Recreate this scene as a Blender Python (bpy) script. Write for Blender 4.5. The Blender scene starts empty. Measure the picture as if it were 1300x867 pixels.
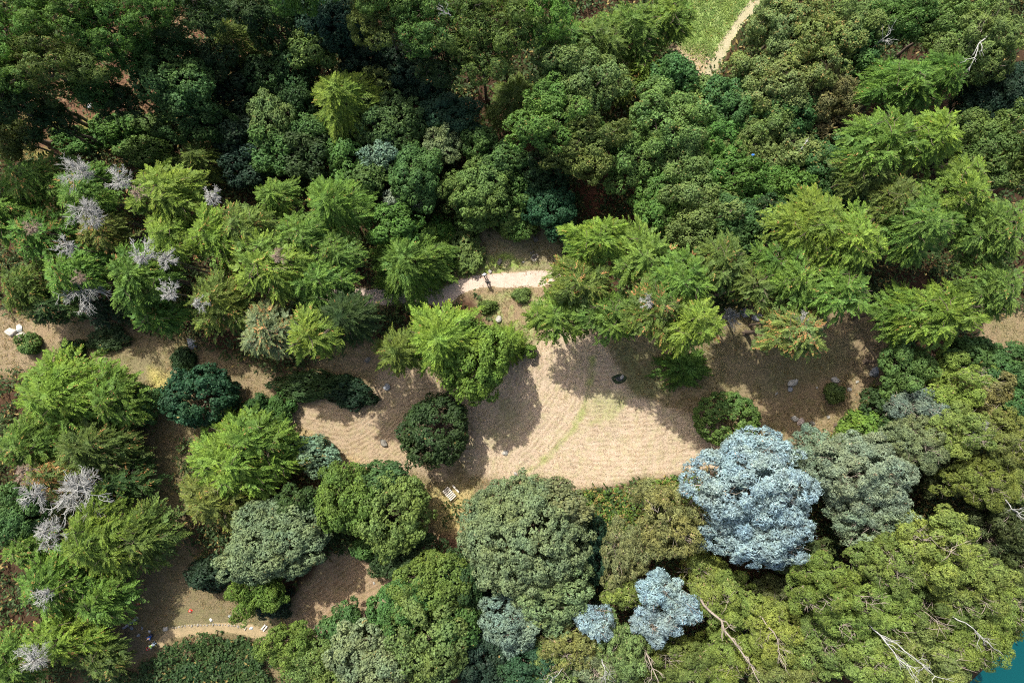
import bpy, bmesh, math, random
import numpy as np
from mathutils import Vector, Matrix, Quaternion

# ------------------------------------------------------------------ camera, sky, sun, exposure
scene = bpy.context.scene
COL = scene.collection
CAM_H = 90.0
M_PER_PX = 0.1                      # ground metres per photograph pixel (photograph 1300 x 867)

cam_d = bpy.data.cameras.new('camera')
cam = bpy.data.objects.new('camera', cam_d)
COL.objects.link(cam)
cam.location = (0, 0, CAM_H)
cam.rotation_euler = (0, 0, 0)
cam_d.sensor_width = 36.0
cam_d.lens = 36.0 * CAM_H / 130.0
cam_d.clip_start = 1.0
cam_d.clip_end = 4000.0
scene.camera = cam

SHADOW_AZ = math.radians(-61.5)      # direction shadows fall on the ground
SUN_EL = math.radians(52)
to_sun = Vector((-math.cos(SHADOW_AZ) * math.cos(SUN_EL), -math.sin(SHADOW_AZ) * math.cos(SUN_EL), math.sin(SUN_EL)))
world = bpy.data.worlds.new('World')
scene.world = world
world.use_nodes = True
wn = world.node_tree
wn.nodes.clear()
w_out = wn.nodes.new('ShaderNodeOutputWorld')
w_bg = wn.nodes.new('ShaderNodeBackground')
w_sky = wn.nodes.new('ShaderNodeTexSky')
w_sky.sky_type = 'NISHITA'
w_sky.sun_disc = False
w_sky.dust_density = 4.0
w_sky.air_density = 0.6
w_sky.ozone_density = 0.3
w_sky.sun_elevation = SUN_EL
w_sky.sun_rotation = math.atan2(to_sun.x, to_sun.y)
w_bg.inputs['Strength'].default_value = 0.15
wn.links.new(w_sky.outputs[0], w_bg.inputs['Color'])
wn.links.new(w_bg.outputs[0], w_out.inputs['Surface'])

sun_d = bpy.data.lights.new('sun', 'SUN')
sun_d.energy = 4.0
sun_d.angle = math.radians(0.53)
sun_d.color = (1.0, 0.95, 0.87)
sun = bpy.data.objects.new('sun', sun_d)
sun.rotation_euler = to_sun.to_track_quat('Z', 'Y').to_euler()
sun.location = (0, 0, 200)
COL.objects.link(sun)

scene.view_settings.view_transform = 'Standard'
scene.view_settings.look = 'None'
scene.view_settings.gamma = 1.0
scene.view_settings.exposure = 0.72
scene.view_settings.use_curve_mapping = False
scene.render.engine = 'CYCLES'
scene.cycles.use_denoising = False
scene.cycles.filter_width = 1.1
scene.cycles.max_bounces = 5
scene.cycles.diffuse_bounces = 3
scene.cycles.glossy_bounces = 2
scene.cycles.transmission_bounces = 3
scene.cycles.transparent_max_bounces = 4

# ------------------------------------------------------------------ small helpers
RNG = np.random.default_rng(7)
random.seed(7)

def px(x, y, z=0.0):
    """the world point at height z that stands at a given place of the picture"""
    k = M_PER_PX * (CAM_H - z) / CAM_H
    return ((x - 650.0) * k, (433.5 - y) * k)

def nrm(v):
    return v / np.maximum(np.linalg.norm(v, axis=-1, keepdims=True), 1e-9)

def rand_dirs(n, rng):
    return nrm(rng.normal(size=(n, 3)))

def fib(n, rng):
    i = np.arange(n) + 0.5
    z = 1 - 2 * i / n
    ph = i * 2.399963 + rng.uniform(0, 6.28)
    r = np.sqrt(np.maximum(0, 1 - z * z))
    return np.stack([r * np.cos(ph), r * np.sin(ph), z], 1)

def mesh_from(name, V, F, mat=None, smooth=False, attrs=None, pattrs=None, mats=None, mat_idx=None):
    """V (n,3) floats, F (m,k) ints (same count in each face); attrs: face attributes, pattrs: point attributes"""
    me = bpy.data.meshes.new(name)
    V = np.ascontiguousarray(V, dtype=np.float32)
    F = np.ascontiguousarray(F, dtype=np.int32)
    me.vertices.add(len(V))
    me.vertices.foreach_set('co', V.ravel())
    me.loops.add(F.size)
    me.loops.foreach_set('vertex_index', F.ravel())
    me.polygons.add(len(F))
    me.polygons.foreach_set('loop_start', np.arange(0, F.size, F.shape[1], dtype=np.int32))
    if smooth:
        me.polygons.foreach_set('use_smooth', np.ones(len(F), dtype=bool))
    if mats:
        for m in mats: me.materials.append(m)
        me.polygons.foreach_set('material_index', np.asarray(mat_idx, dtype=np.int32))
    elif mat: me.materials.append(mat)
    me.update(calc_edges=True)
    for k, v in (attrs or {}).items():
        a = me.attributes.new(k, 'FLOAT', 'FACE')
        a.data.foreach_set('value', np.ascontiguousarray(v, dtype=np.float32))
    for k, v in (pattrs or {}).items():
        v = np.asarray(v)
        if v.ndim == 2:
            a = me.attributes.new(k, 'FLOAT_COLOR', 'POINT')
            c = np.ones((len(v), 4), dtype=np.float32); c[:, :3] = v
            a.data.foreach_set('color', c.ravel())
        else:
            a = me.attributes.new(k, 'FLOAT', 'POINT')
            a.data.foreach_set('value', np.ascontiguousarray(v, dtype=np.float32))
    return me

def link(name, data, parent=None, loc=(0, 0, 0)):
    o = bpy.data.objects.new(name, data)
    COL.objects.link(o)
    o.parent = parent
    o.location = loc
    return o

def thing(name, label, cat, loc=(0, 0, 0), group=None, rz=0.0):
    o = bpy.data.objects.new(name, None)
    COL.objects.link(o)
    o.location = loc
    o.rotation_euler = (0, 0, rz)
    o.empty_display_size = 0.3
    tag(o, label, cat, group)
    return o

def tag(o, label=None, cat=None, group=None, kind=None):
    if label: o['label'] = label
    if cat: o['category'] = cat
    if group: o['group'] = group
    if kind: o['kind'] = kind
    return o

# ------------------------------------------------------------------ materials
def new_mat(name):
    m = bpy.data.materials.new(name)
    m.use_nodes = True
    nt = m.node_tree
    nt.nodes.clear()
    out = nt.nodes.new('ShaderNodeOutputMaterial')
    return m, nt, out

def N(nt, kind, **kw):
    n = nt.nodes.new(kind)
    for k, v in kw.items(): setattr(n, k, v)
    return n

def val(nt, a, op, b, clamp=False):
    n = nt.nodes.new('ShaderNodeMath'); n.operation = op; n.use_clamp = clamp
    for i, x in enumerate((a, b)):
        if isinstance(x, (int, float)): n.inputs[i].default_value = x
        else: nt.links.new(x, n.inputs[i])
    return n.outputs[0]

def mixc(nt, fac, a, b, mode='MIX'):
    n = nt.nodes.new('ShaderNodeMix'); n.data_type = 'RGBA'; n.blend_type = mode
    for i, x in ((0, fac), (6, a), (7, b)):
        if isinstance(x, (int, float)): n.inputs[i].default_value = x
        elif isinstance(x, tuple): n.inputs[i].default_value = (*x[:3], 1)
        else: nt.links.new(x, n.inputs[i])
    return n.outputs[2]

def attr(nt, name, out='Fac'):
    n = nt.nodes.new('ShaderNodeAttribute'); n.attribute_name = name
    return n.outputs[out]

def noise(nt, scale, detail=3, vec=None, rough=0.6):
    n = nt.nodes.new('ShaderNodeTexNoise')
    n.inputs['Scale'].default_value = scale
    n.inputs['Detail'].default_value = detail
    n.inputs['Roughness'].default_value = rough
    if vec is None:
        g = nt.nodes.new('ShaderNodeNewGeometry'); vec = g.outputs['Position']
    nt.links.new(vec, n.inputs['Vector'])
    return n.outputs['Fac']

def ramp(nt, fac, lo, hi):
    n = nt.nodes.new('ShaderNodeMapRange')
    n.inputs['From Min'].default_value = lo; n.inputs['From Max'].default_value = hi
    nt.links.new(fac, n.inputs['Value'])
    return n.outputs[0]

def leaf_material(name, trans=0.32, rough=0.55, spec=0.3, dry=(0.30, 0.15, 0.06), tipc=(1.25, 1.2, 0.9), vary=0.55, sheen=0.0):
    """foliage: the tree's own base colour comes with the object (Object Info), each leaf varies round it; the object's alpha is its share of dry leaves"""
    m, nt, out = new_mat(name)
    oi = N(nt, 'ShaderNodeObjectInfo')
    rnd = attr(nt, 'rnd'); clump = attr(nt, 'clump'); tip = attr(nt, 'tip')
    k = val(nt, val(nt, rnd, 'MULTIPLY', vary), 'ADD', 1.0 - vary * 0.5)
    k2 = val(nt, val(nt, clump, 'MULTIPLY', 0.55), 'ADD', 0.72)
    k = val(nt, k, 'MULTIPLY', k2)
    base = mixc(nt, 1.0, oi.outputs['Color'], k, 'MULTIPLY')
    # slow drift of hue over the crown, in real metres
    ns = noise(nt, 0.35, 2)
    warm = mixc(nt, 1.0, base, (1.12, 1.03, 0.86), 'MULTIPLY')
    cool = mixc(nt, 1.0, base, (0.90, 0.98, 1.06), 'MULTIPLY')
    base = mixc(nt, ramp(nt, ns, 0.3, 0.7), cool, warm)
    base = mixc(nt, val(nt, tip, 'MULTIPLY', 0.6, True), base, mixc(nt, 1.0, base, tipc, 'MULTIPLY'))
    dsel = val(nt, attr(nt, 'dryv'), 'LESS_THAN', oi.outputs['Alpha'])
    base = mixc(nt, val(nt, dsel, 'MULTIPLY', 0.8), base, mixc(nt, rnd, dry, tuple(min(1, c * 1.9) for c in dry)))
    p = N(nt, 'ShaderNodeBsdfPrincipled')
    p.inputs['Roughness'].default_value = rough
    p.inputs['Specular IOR Level'].default_value = spec
    nt.links.new(base, p.inputs['Base Color'])
    t = N(nt, 'ShaderNodeBsdfTranslucent')
    nt.links.new(mixc(nt, 1.0, base, (1.15, 1.25, 0.65), 'MULTIPLY'), t.inputs['Color'])
    mx = N(nt, 'ShaderNodeMixShader'); mx.inputs[0].default_value = trans
    nt.links.new(p.outputs[0], mx.inputs[1]); nt.links.new(t.outputs[0], mx.inputs[2])
    nt.links.new(mx.outputs[0], out.inputs['Surface'])
    return m

def bark_material(name, c, c2, scale=3.0):
    m, nt, out = new_mat(name)
    tc = N(nt, 'ShaderNodeTexCoord')
    ns = noise(nt, scale, 4, tc.outputs['Object'])
    p = N(nt, 'ShaderNodeBsdfPrincipled')
    p.inputs['Roughness'].default_value = 0.85
    nt.links.new(mixc(nt, ramp(nt, ns, 0.3, 0.7), c, c2), p.inputs['Base Color'])
    b = N(nt, 'ShaderNodeBump'); b.inputs['Strength'].default_value = 0.5
    nt.links.new(ns, b.inputs['Height']); nt.links.new(b.outputs[0], p.inputs['Normal'])
    nt.links.new(p.outputs[0], out.inputs['Surface'])
    return m

def plain(name, c, rough=0.7, c2=None, scale=6.0, metal=0.0):
    m, nt, out = new_mat(name)
    tc = N(nt, 'ShaderNodeTexCoord')
    ns = noise(nt, scale, 4, tc.outputs['Object'])
    p = N(nt, 'ShaderNodeBsdfPrincipled')
    p.inputs['Roughness'].default_value = rough
    p.inputs['Metallic'].default_value = metal
    c2 = c2 or tuple(x * 0.8 for x in c)
    nt.links.new(mixc(nt, ramp(nt, ns, 0.35, 0.65), c, c2), p.inputs['Base Color'])
    nt.links.new(p.outputs[0], out.inputs['Surface'])
    return m

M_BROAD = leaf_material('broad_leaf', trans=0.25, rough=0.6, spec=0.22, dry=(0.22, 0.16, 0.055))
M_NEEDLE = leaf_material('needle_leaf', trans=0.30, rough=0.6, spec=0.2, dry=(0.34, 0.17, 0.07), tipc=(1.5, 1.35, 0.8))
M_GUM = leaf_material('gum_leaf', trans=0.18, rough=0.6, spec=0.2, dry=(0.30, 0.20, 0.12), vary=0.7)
M_BARK = bark_material('brown_bark', (0.09, 0.065, 0.045), (0.16, 0.12, 0.09))
M_PALEBARK = bark_material('pale_bark', (0.36, 0.31, 0.25), (0.20, 0.165, 0.13), 1.5)
M_DEAD = bark_material('dead_wood', (0.46, 0.465, 0.43), (0.24, 0.24, 0.225), 2.0)
M_DEADBROWN = bark_material('dead_brown_wood', (0.26, 0.17, 0.11), (0.34, 0.28, 0.22), 2.0)
# ------------------------------------------------------------------ foliage builders (numpy)
class Leaves:
    def __init__(self):
        self.C, self.A, self.S, self.r, self.k, self.t, self.d = [], [], [], [], [], [], []
    def add(self, C, A, S, rnd, clump, tip, dry):
        self.C.append(C); self.A.append(A); self.S.append(S)
        self.r.append(rnd); self.k.append(clump); self.t.append(tip); self.d.append(dry)
    def mesh(self, name, mat):
        C, A, S = np.concatenate(self.C), np.concatenate(self.A), np.concatenate(self.S)
        n = len(C)
        V = np.stack([C - A, C - A * 0.1 + S, C + A, C - A * 0.1 - S], 1).reshape(-1, 3)
        F = np.arange(n * 4).reshape(-1, 4)
        return mesh_from(name, V, F, mat, attrs={'rnd': np.concatenate(self.r), 'clump': np.concatenate(self.k),
                                                 'tip': np.concatenate(self.t), 'dryv': np.concatenate(self.d)})

def clump_leaves(L, P, D, rng, n, rc, ln, wd, flat=0.75, up=0.35, outw=0.6):
    """n leaves round each clump centre P with outward direction D"""
    m = len(P)
    off = rand_dirs(m * n, rng) * (rng.uniform(0.15, 1, (m * n, 1)) ** 0.5)
    Dn = np.repeat(D, n, 0)
    dot = (off * Dn).sum(1, keepdims=True)
    off = off - Dn * dot * (1 - flat) 
    off = np.where(dot < -0.3, off + Dn * 0.35, off)
    rcs = np.repeat(rc * rng.uniform(0.7, 1.3, (m, 1)), n, 0)
    C = np.repeat(P, n, 0) + off * rcs
    nn = nrm(Dn * outw + off * 0.7 + np.array([0, 0, up]) + rng.normal(size=off.shape) * 0.38)
    a = nrm(np.cross(nn, rng.normal(size=nn.shape) + off * 0.5))
    s = np.cross(nn, a)
    l = ln * rng.uniform(0.6, 1.25, (m * n, 1)) * 0.5
    w = wd * rng.uniform(0.7, 1.2, (m * n, 1)) * 0.5
    ck = np.repeat(rng.uniform(0, 1, m), n)
    dv = np.repeat(rng.uniform(0, 1, m), n) * 0.6 + rng.uniform(0, 1, m * n) * 0.4
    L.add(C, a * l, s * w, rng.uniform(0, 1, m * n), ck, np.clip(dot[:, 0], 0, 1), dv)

def lobes_for(R, rng, hz, nl, lr, cap=2.9, spread=1.0):
    out = []
    d = fib(int(nl * 1.7), rng)
    d = d[d[:, 2] > -0.25]
    for v in d[:nl]:
        r = min(R * rng.uniform(*lr), cap * rng.uniform(0.8, 1.1))
        v = nrm(v + rng.normal(size=3) * 0.14)
        c = v * (R - r) * rng.uniform(0.84, 1.06) * spread
        out.append((c * np.array([1, 1, hz]), r))
    return out

def gen_broad(name, R, seed, hz=0.72, nl=None, lr=(0.24, 0.46), sp=1.25, mr=(0.55, 0.95), rc=0.27, n=13, ln=0.28, wd=0.17, mat=None, core=0.45, cap=2.7, flat=0.85, jit=0.13, skip=0.07, up=0.35, msp=0.43, flatm=0.8, ragged=0.2):
    """crown > big lobes > billows of foliage > leaf clumps > leaves"""
    rng = np.random.default_rng(seed)
    nl = nl or int(7 + R * 2.0)
    lobes = lobes_for(R, rng, hz, nl, lr, cap)
    kk = rng.uniform(0, 6.28, 3)
    def env(c):
        a = math.atan2(c[1], c[0])
        return 1 + ragged * (0.55 * math.sin(2 * a + kk[0]) + 0.6 * math.sin(3 * a + kk[1]) + 0.45 * math.sin(5 * a + kk[2]))
    lobes = [(c * env(c) * (1 + rng.normal() * ragged * 0.45), r * rng.uniform(0.78, 1.18)) for c, r in lobes]
    if core: lobes.append((np.array([0, 0, 0.0]), R * core))
    Q, QD = [], []
    for i, (c, r) in enumerate(lobes):
        k = max(7, int(4 * math.pi * r * r / sp ** 2))
        d = nrm(fib(k, rng) + rng.normal(size=(k, 3)) * 0.22)
        p = c + d * (r - 0.3) * (1 + rng.normal(size=(k, 1)) * jit) * np.array([1, 1, 0.85])
        keep = (p[:, 2] > -R * hz * 0.62) & (rng.uniform(size=k) > skip)
        for j, (c2, r2) in enumerate(lobes):
            if j != i: keep &= np.linalg.norm(p - c2, axis=1) > r2 * 0.78
        Q.append(p[keep]); QD.append(d[keep])
    Q, QD = np.concatenate(Q), np.concatenate(QD)
    s_ = min(1.0, 0.62 + R * 0.07)
    if ragged > 0.05:
        st = rng.uniform(size=len(Q)) < 0.22
        Q = Q + QD * (st * rng.uniform(0.2, 0.85, len(Q)) * s_)[:, None]
    L = Leaves()
    PP, DD, KK = [], [], []
    for q, qd in zip(Q, QD):
        m = rng.uniform(*mr) * s_
        k = max(6, int(2 * math.pi * m * m / msp ** 2 * 1.25))
        d = fib(int(k * 1.6), rng)
        d = nrm(d + rng.normal(size=d.shape) * 0.15)
        d = d[(d @ qd) > -0.15]
        PP.append(q + d * m * np.array([1, 1, flatm])); DD.append(nrm(d + qd * 0.25)); KK.append(np.full(len(d), rng.uniform()))
    P, D, K = np.concatenate(PP), np.concatenate(DD), np.concatenate(KK)
    keep = np.ones(len(P), bool)
    for c2, r2 in lobes: keep &= np.linalg.norm(P - c2, axis=1) > r2 * 0.72
    P, D, K = P[keep], D[keep], K[keep]
    clump_leaves(L, P, D, rng, n, rc, ln, wd, flat, up)
    L.k[-1] = np.clip(np.repeat(K, n) * 0.65 + L.k[-1] * 0.35, 0, 1)
    # sparse inner foliage
    k = int(len(P) * 0.08)
    if k:
        idx = rng.integers(0, len(P), k)
        clump_leaves(L, P[idx] * rng.uniform(0.5, 0.85, (k, 1)), D[idx], rng, n, rc * 2.0, ln * 1.5, wd * 1.6)
    return L.mesh(name, mat or M_BROAD), lobes

def spray_leaves(L, B, Dr, Ln, rng, roll=0.35, twigs=9, blade=(0.46, 0.13), droop=0.22, tipb=1.0):
    """fern like sprays: base B, direction Dr, length Ln; twigs alternate along a drooping axis"""
    m = len(B)
    up = np.tile(np.array([[0, 0, 1.0]]), (m, 1)) + rng.normal(size=(m, 3)) * roll
    side = nrm(np.cross(Dr, up)); upv = np.cross(side, Dr)
    ck = rng.uniform(0, 1, m); dv = rng.uniform(0, 1, m)
    for i in range(twigs):
        f = (i + 0.6) / twigs
        for sg in (-1, 1):
            along = Ln[:, None] * (f + rng.uniform(-0.03, 0.03, (m, 1)))
            ax = B + Dr * along - upv * (droop * Ln[:, None] * f * f)
            tl = Ln[:, None] * 0.42 * (1.05 - 0.75 * f) * rng.uniform(0.6, 1.15, (m, 1))
            td = nrm(Dr * 0.8 + side * sg * (0.85 - 0.35 * f) + upv * rng.uniform(-0.25, 0.35, (m, 1)))
            c = ax + td * tl * 0.5
            pn = nrm(np.cross(td, upv) + rng.normal(size=(m, 3)) * 0.25)
            L.add(c, td * tl * 0.55, pn * blade[1] * 0.5 * (1.25 - 0.5 * f), rng.uniform(0, 1, m), ck, np.full(m, f * tipb), dv * 0.75 + rng.uniform(0, 1, m) * 0.25)
    c = B + Dr * Ln[:, None] * 0.98 - upv * (droop * Ln[:, None])
    L.add(c, nrm(Dr - upv * droop) * 0.22, side * 0.06, rng.uniform(0, 1, m), ck, np.full(m, tipb), dv)

def cone_sprays(L, apex, R, depth, rng, dens=4.2, arms=0, ln=(1.1, 2.0), jy=0.35, bend=None, steep=1.25, elev=0.32, blade=(0.46, 0.13), twigs=8, tipb=1.0):
    """sprays over a dome shaped crown whose top is at apex, radius R, depth from top to skirt"""
    n = int(math.pi * R * R * dens)
    u = np.sqrt(rng.uniform(0.004, 1, n))
    if arms:
        a = rng.integers(0, arms, n)
        off = rng.uniform(0, 1, arms)
        ph = (a + off[a] * 0.5) / arms * 2 * math.pi + rng.normal(size=n) * 0.05 / np.maximum(u, 0.25)
        armz = rng.normal(size=arms) * 0.08 * R
        armr = rng.uniform(0.82, 1.12, arms)
    else:
        ph = rng.uniform(0, 2 * math.pi, n)
    k1, k2 = rng.uniform(0, 6.28, 2)
    Rr = R * (1 + 0.10 * np.sin(3 * ph + k1) + 0.07 * np.sin(7 * ph + k2) + rng.normal(size=n) * 0.04)
    z = -depth * u ** steep + rng.normal(size=n) * 0.10 * R * 0.4
    if arms:
        Rr = Rr * armr[a]; z = z + armz[a]
    layer = rng.uniform(0, 1, n)
    shr = np.where(layer < 0.3, 0.86, 1.0)
    z = z - np.where(layer < 0.3, 0.9, 0.0)
    rr = Rr * u * shr
    yaw = ph + rng.normal(size=n) * jy
    e = elev * (1 - u * 1.5) + rng.normal(size=n) * 0.16
    if bend is not None:
        hx = np.cos(yaw) + bend[0]; hy = np.sin(yaw) + bend[1]
        hl = np.maximum(np.hypot(hx, hy), 0.2); hx /= hl; hy /= hl
    else: hx, hy = np.cos(yaw), np.sin(yaw)
    D = nrm(np.stack([hx * np.cos(e), hy * np.cos(e), np.sin(e)], 1))
    Ln = rng.uniform(ln[0], ln[1], n) * (0.7 + 0.3 * u)
    P = np.stack([rr * np.cos(ph), rr * np.sin(ph), z], 1) + apex
    spray_leaves(L, P - D * Ln[:, None] * 0.5, D, Ln, rng, twigs=twigs, blade=blade, tipb=tipb)

def gen_fir(name, R, seed, hz=1.0, mat=None):
    rng = np.random.default_rng(seed)
    L = Leaves()
    s = min(1.0, 0.55 + R * 0.09)
    depth = R * 1.5 * hz
    cone_sprays(L, np.array([0, 0, depth * 0.55]), R * 0.96, depth, rng, dens=9.0 / s ** 2, arms=int(12 + R * 3.8), ln=(1.1 * s, 2.0 * s), jy=0.17, twigs=10, blade=(0.4, 0.085 * s + 0.02), tipb=1.0)
    # dim inner skirt so that the crown is not see-through
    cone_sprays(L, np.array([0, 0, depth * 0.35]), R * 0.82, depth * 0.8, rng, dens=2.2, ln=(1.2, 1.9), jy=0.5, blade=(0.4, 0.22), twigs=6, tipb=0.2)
    return L.mesh(name, mat or M_NEEDLE), [(np.array([0, 0, 0.0]), R)]

def gen_con(name, R, seed, hz=0.8, mat=None):
    """broad, many-topped conifer: several overlapping domes of drooping sprays"""
    rng = np.random.default_rng(seed)
    L = Leaves()
    k = int(4 + R * 0.9)
    s = min(1.0, 0.6 + R * 0.08)
    lob = []
    d = fib(k * 2, rng)[:k]
    for i in range(k):
        a = i * 2.399 + rng.uniform(-0.5, 0.5)
        q = math.sqrt((i + 0.3) / k)
        r = R * rng.uniform(0.30, 0.56) * (1.12 - 0.3 * q)
        c = np.array([math.cos(a), math.sin(a), 0]) * q * (R - r * 0.8)
        top = R * hz * (0.62 - 0.75 * q * q) + rng.uniform(-0.08, 0.1) * R
        lob.append((c + np.array([0, 0, top - r * 0.4]), r))
        b = c[:2] / max(R, 1e-6) * 1.3
        cone_sprays(L, c + np.array([0, 0, top]), r, r * 1.25, rng, dens=8.0 / s ** 2, arms=int(9 + r * 3.0), ln=(0.9 * s, 1.7 * s), jy=0.36, twigs=9, bend=b, blade=(0.42, 0.085 * s + 0.02))
    cone_sprays(L, np.array([0, 0, R * hz * 0.35]), R * 0.85, R * hz * 0.9, rng, dens=2.4, ln=(1.2, 1.8), jy=0.7, blade=(0.4, 0.24), twigs=6, tipb=0.2)
    return L.mesh(name, mat or M_NEEDLE), lob

# tubes: V arrays of tapered segments
def segs_mesh(name, segs, mat, sides=5, smooth=True):
    P0 = np.array([s[0] for s in segs], dtype=float); P1 = np.array([s[1] for s in segs], dtype=float)
    r0 = np.array([s[2] for s in segs])[:, None, None]; r1 = np.array([s[3] for s in segs])[:, None, None]
    d = nrm(P1 - P0)
    ref = np.where(np.abs(d[:, 2:3]) > 0.9, np.array([[1.0, 0, 0]]), np.array([[0, 0, 1.0]]))
    a = nrm(np.cross(d, ref)); b = np.cross(d, a)
    th = np.arange(sides) / sides * 2 * math.pi
    ring = a[:, None, :] * np.cos(th)[None, :, None] + b[:, None, :] * np.sin(th)[None, :, None]
    V = np.concatenate([P0[:, None, :] + ring * r0, P1[:, None, :] + ring * r1], 1)
    m = len(segs)
    base = (np.arange(m) * sides * 2)[:, None, None]
    i = np.arange(sides); j = (i + 1) % sides
    F = np.stack([i, j, j + sides, i + sides], 1)[None] + base
    return mesh_from(name, V.reshape(-1, 3), F.reshape(-1, 4), mat, smooth)

def branch_path(p, q, r0, r1, rng, n=4, wob=0.08, sag=0.0):
    p, q = np.asarray(p, float), np.asarray(q, float)
    L = np.linalg.norm(q - p)
    pts = [p + (q - p) * (i / n) + (rng.normal(size=3) * wob * L if 0 < i < n else 0) + np.array([0, 0, 1]) * sag * L * 4 * (i / n) * (1 - i / n) for i in range(n + 1)]
    rs = [r0 + (r1 - r0) * (i / n) for i in range(n + 1)]
    return [(pts[i], pts[i + 1], rs[i], rs[i + 1]) for i in range(n)], pts

def gen_limbs(name, lobes, R, seed, mat, out=0.7, twig=0, drop=1.2, thick=1.0):
    """limbs from the stem into the lobes of a crown, in crown space"""
    rng = np.random.default_rng(seed)
    S = []
    order = rng.permutation(len(lobes))[:14]
    zb = -R * drop
    for i in order:
        c, r = lobes[i]
        st = np.array([rng.normal() * 0.1, rng.normal() * 0.1, zb + rng.uniform(0, 0.5) * R])
        s, pts = branch_path(st, c * 0.98 + np.array([0, 0, r * (out - 0.7)]), (0.05 + 0.014 * R) * thick, 0.03 * thick, rng, 4, 0.06, -0.04)
        S += s
        for t in range(3 + twig):
            d = rand_dirs(1, rng)[0]; d[2] = abs(d[2]) * 0.8 + (0.1 if twig else -0.1)
            b = pts[rng.integers(2, 5)]
            s2, p2 = branch_path(b, c + d * r * out, 0.035 * thick, 0.016 * thick, rng, 3, 0.06)
            S += s2
            for _ in range(twig):
                d2 = nrm(d + rng.normal(size=3) * 0.5)
                S.append((p2[2], p2[2] + d2 * rng.uniform(0.5, 1.3), 0.028 * thick, 0.012))
    return segs_mesh(name, S, mat, 4)

def gen_trunk(name, seed, mat, r0=0.28, h=10.0):
    rng = np.random.default_rng(seed)
    pts = [np.array([0, 0, -0.3])]
    n = 7
    for i in range(1, n + 1):
        f = i / n
        pts.append(np.array([rng.normal() * 0.10, rng.normal() * 0.10, h * f]))
    S = []
    for i in range(n):
        f0, f1 = i / n, (i + 1) / n
        S.append((pts[i], pts[i + 1], r0 * (1.35 if i == 0 else 1.05 - 0.75 * f0), r0 * (1.05 - 0.75 * f1)))
    for a in range(5):
        an = a / 5 * 6.28 + rng.uniform(0, 0.5)
        S.append((np.array([0, 0, 0.5]), np.array([math.cos(an) * r0 * 2.4, math.sin(an) * r0 * 2.4, -0.15]), r0 * 0.7, r0 * 0.25))
    return segs_mesh(name, S, mat, 9)

def gen_dead(name, R, seed, mat=None, flat=0.55, nb=26, thick=1.0):
    """bare, many-forked grey branches bursting from a stem"""
    rng = np.random.default_rng(seed)
    S = []
    skewa = rng.uniform(0, 6.28)
    for i in range(nb):
        a = i * 2.399 + rng.uniform(-0.6, 0.6)
        R_ = R * (0.62 + 0.38 * math.cos(a - skewa)) * rng.uniform(0.6, 1.15)
        e = rng.uniform(-0.15, 0.9)
        d = np.array([math.cos(a) * math.cos(e), math.sin(a) * math.cos(e), math.sin(e) * flat + 0.1])
        st = np.array([0, 0, -R * rng.uniform(0.0, 0.5)])
        ln = R_ * rng.uniform(0.8, 1.05)
        s, pts = branch_path(st, st + d * ln, 0.05 * thick, 0.022 * thick, rng, 5, 0.09)
        S += s
        for k in range(9):
            b = pts[rng.integers(1, 6)]
            d2 = nrm(d + rng.normal(size=3) * 0.55)
            l2 = R * rng.uniform(0.18, 0.40)
            s2, p2 = branch_path(b, b + d2 * l2, 0.03 * thick, 0.014 * thick, rng, 3, 0.10)
            S += s2
            for _ in range(2):
                d3 = nrm(d2 + rng.normal(size=3) * 0.6)
                S.append((p2[1], p2[1] + d3 * l2 * 0.6, 0.020 * thick, 0.009 * thick))
    return segs_mesh(name, S, mat or M_DEAD, 3)

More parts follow.
